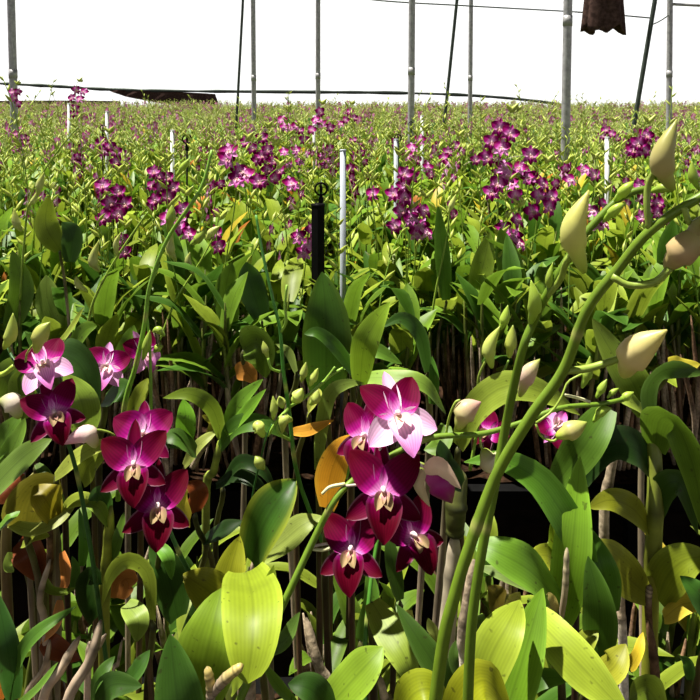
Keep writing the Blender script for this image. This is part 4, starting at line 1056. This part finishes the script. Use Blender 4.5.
# wires and the crosspipe
def wire(name, label, cat, pts, d, rpx, mat=M_WIRE, lumps=0):
    P = [at(*p[:2], p[2] if len(p) > 2 else d) for p in pts]; o = P[0].copy(); m = MB(); C = catmull(P, 60)
    r = random.Random(3); tube(m, [c-o for c in C], [rpx/F*d*(1+lumps*r.random()) for c in C], (1, 1, 1), 6)
    w = link(name, m.mesh(name, mat)); w.location = o; tag(w, label, cat); return w
wire('support_wire', 'thin sagging wire across the top, from the centre to the right', 'wire', [(300, -12), (375, 0), (470, 6), (560, 11), (605, 14), (651, 18)], 7.0, .75)
wire('crosspipe', 'short grey crosspipe leaving the right post towards the edge', 'pipe', [(668, 4), (690, 5), (760, 8)], 7.6, 1.5, M_GALV)
wire('support_wire', 'short thin wire joining the right leaning rod to the right post', 'wire', [(649, 26, 7.0), (660, 21, 7.3), (669, 15, 7.6)], 7.3, .6)
wire('film_edge_cable', 'long dark cable along the lower edge of the white film', 'cable', [(-30, 82, 29.88), (0, 83.5, 29.88), (60, 86.5, 29.88), (110, 89.5, 29.88), (180, 91, 29.88), (300, 92, 29.88), (400, 93, 29.88), (480, 96, 29.88), (550, 103, 29.88), (590, 113, 29.88), (620, 124, 29.88)], 29.88, 1.1, M_WIRE, 1.)
# cream film skirt and brown rolled netting at the far left
def sheet(name, label, cat, top, bot, d, mat, thick=.02):
    n = 40; T = catmull([at(*p, d) for p in top], n); B = catmull([at(*p, d) for p in bot], n); m = MB(); V = []; o = T[0].copy(); K = 6
    for i in range(n+1):
        for j in range(K+1):
            q = T[i].lerp(B[i], j/K)-o; q.y += .06*math.sin(i*.8+j*.3); V.append(q)
    fr = len(V); V += [v+Vector((0, thick, 0)) for v in V]
    Fc = [(i*(K+1)+j, (i+1)*(K+1)+j, (i+1)*(K+1)+j+1, i*(K+1)+j+1) for i in range(n) for j in range(K)]
    Fc += [tuple(x+fr for x in q[::-1]) for q in Fc]
    ring = [i*(K+1) for i in range(n+1)]; ring += [n*(K+1)+j for j in range(1, K+1)]; ring += [i*(K+1)+K for i in range(n-1, -1, -1)]; ring += [j for j in range(K-1, 0, -1)]
    L = len(ring); Fc += [(ring[a], ring[(a+1) % L], ring[(a+1) % L]+fr, ring[a]+fr) for a in range(L)]
    m.add([tuple(v) for v in V], Fc, (1, 1, 1)); s = link(name, m.mesh(name, mat)); s.location = o; tag(s, label, cat); return s
sheet('folded_shade_net', 'dark brown shade net folded under the cable behind the left field', 'net', [(108, 89.6), (140, 91), (190, 92.5), (215, 94)], [(108, 90.6), (132, 98), (185, 107), (220, 110)], 29.8, M_CLOTH)
sheet('net_band', 'tan band of netting along the ground at the far left behind the field', 'net', [(-30, 101), (60, 100.5), (120, 101)], [(-30, 132.5), (60, 132.5), (120, 132.5)], 29.7, M_TAN)

# cloth bundle hanging from the wire
d = 6.9; o = at(605, 12, d); m = MB(); V = []; n = 40; rows = 14
for j in range(rows+1):
    v = j/rows
    for i in range(n):
        th = 2*PI*i/n; R = (15+4.5*v+2.6*math.sin(th*5+.6)*(.5+v*.7)+1.5*math.sin(th*9)*v)
        yy = -38+ (68+3.2*math.sin(th*3+1)+2*math.sin(th*7))*v
        p = at(605+R*math.cos(th)*.98-1.5*v, yy, d); p.y += R*.7/F*d*math.sin(th); V.append(p-o)
m.add([tuple(v) for v in V], [(j*n+i, j*n+(i+1) % n, (j+1)*n+(i+1) % n, (j+1)*n+i) for j in range(rows) for i in range(n)], (1, 1, 1))
w = link('cloth_bundle', m.mesh('cloth_bundle', M_CLOTH)); w.location = o; tag(w, 'brown shade-cloth bundle hanging from the top wire at right', 'cloth')
md = w.modifiers.new('thickness', 'SOLIDIFY'); md.thickness = .006

# stakes and sprinklers
def foot(y): return BED-.02 if any(row_range(k)[0] <= y <= row_range(k)[1] for k in range(13)) else 0.
def stake(px, top, d, r, label, mat, cap=False, square=False, lean=0):
    t = at(px, top, d); f = Vector((t.x-lean, t.y, foot(t.y))); root = bpy.data.objects.new('stake', None); COL.objects.link(root); root.location = f; tag(root, label, 'stake')
    m = MB()
    tube(m, [Vector((0, 0, 0)), (t-f)*.5, t-f], r, (1, 1, 1), 4 if square else 12); link('pipe', flat(m.mesh('pipe', mat)) if square else m.mesh('pipe', mat), root)
    m = MB(); tube(m, [t-f, t-f+Vector((0, 0, r*.5))], r*1.06, (1, 1, 1), 4 if square else 12); link('end_cap', m.mesh('end_cap', mat), root)
def sprinkler(px, py, d, R, label):
    c = at(px, py, d); f = Vector((c.x, c.y, foot(c.y))); root = bpy.data.objects.new('sprinkler', None); COL.objects.link(root); root.location = f; tag(root, label, 'sprinkler')
    h = c-f; m = MB(); tube(m, [Vector((0, 0, 0)), h*.5, h-Vector((0, 0, R))], R*.22, (1, 1, 1), 8); link('riser', m.mesh('riser', M_BLACK), root)
    m = MB(); tube(m, [h-Vector((0, 0, R*2.6)), h-Vector((0, 0, R*1.6)), h-Vector((0, 0, R))], [R*.42, R*.42, R*.2], (1, 1, 1), 10); link('nozzle', m.mesh('nozzle', M_BLACK), root)
    m = MB(); P = [h+Vector((math.cos(a)*R, 0, math.sin(a)*R)) for a in [2*PI*i/18 for i in range(19)]]; tube(m, P, R*.17, (1, 1, 1), 6); link('ring_guard', m.mesh('ring_guard', M_BLACK), root)
    m = MB(); tube(m, [h-Vector((0, 0, R)), h, h+Vector((0, 0, R*.9))], [R*.12, R*.3, R*.12], (1, 1, 1), 8); link('spinner', m.mesh('spinner', M_BLACK), root)
stake(343, 151, 2.30, .0095, 'tall grey plastic pipe stake right of the square black stake', M_PVC)
stake(396, 140, 3.3, .010, 'dark grey pipe stake left of the centre steel post', M_PVC)
stake(172.5, 131, 3.4, .010, 'grey pipe stake left of the round black sprinkler', M_WPVC)
stake(107, 112, 5.2, .012, 'light pipe stake in the far left field between two sprays', M_WPVC)
stake(69, 104, 6.6, .014, 'short pipe stake under the spray against the film at left', M_WPVC)
stake(422, 116, 5.6, .012, 'white pipe stake just right of the centre steel post', M_WPVC)
stake(607, 138, 3.6, .011, 'white pipe stake right of the thickest steel post', M_WPVC)
stake(314, 116, 6.0, .011, 'pale pipe stake beside the slim post left of centre', M_WPVC)
stake(318, 207, 2.22, .020, 'square black stake in the middle of the second bed edge', M_BLACK, square=True)
sprinkler(187, 139, 2.9, .018, 'black sprinkler with a round guard beside the grey pipe stake at left')
sprinkler(321, 189, 2.25, .019, 'black sprinkler with a round guard above the square black stake')
sprinkler(398, 138, 3.6, .017, 'black sprinkler with a round guard left of the centre post')
sprinkler(411, 124, 5.2, .017, 'small black sprinkler seen against the centre post')
sprinkler(103, 128, 4.2, .017, 'small black sprinkler between the sprays in the left field')

# ================================================================== light
w = bpy.data.worlds.new('sky'); scene.world = w; w.use_nodes = True; nt = w.node_tree; nt.nodes.clear(); L = nt.links.new
out = N(nt, 'ShaderNodeOutputWorld'); bg = N(nt, 'ShaderNodeBackground')
tcn = N(nt, 'ShaderNodeTexCoord'); sx = N(nt, 'ShaderNodeSeparateXYZ'); L(tcn.outputs['Generated'], sx.inputs[0])
ramp = N(nt, 'ShaderNodeValToRGB'); ramp.color_ramp.elements[0].position = .13; ramp.color_ramp.elements[0].color = (1, 1, 1, 1)
ramp.color_ramp.elements[1].position = .24; ramp.color_ramp.elements[1].color = (.02, .022, .026, 1)
L(sx.outputs[2], ramp.inputs[0]); L(ramp.outputs[0], bg.inputs[0]); bg.inputs[1].default_value = 1.3; L(bg.outputs[0], out.inputs[0])
s = bpy.data.lights.new('sun', 'SUN'); s.energy = 10.5; s.angle = math.radians(1.2); s.color = (1, .95, .84)
so = bpy.data.objects.new('sun', s); COL.objects.link(so)
sd = Vector((.32, -.10, -1.)).normalized()   # direction the light travels
so.rotation_euler = sd.to_track_quat('-Z', 'Y').to_euler()
vs = scene.view_settings; vs.view_transform = 'Standard'; vs.look = 'None'; vs.gamma = 1; vs.exposure = 0.3; vs.use_curve_mapping = False
scene.cycles.max_bounces = 8; scene.cycles.transparent_max_bounces = 4
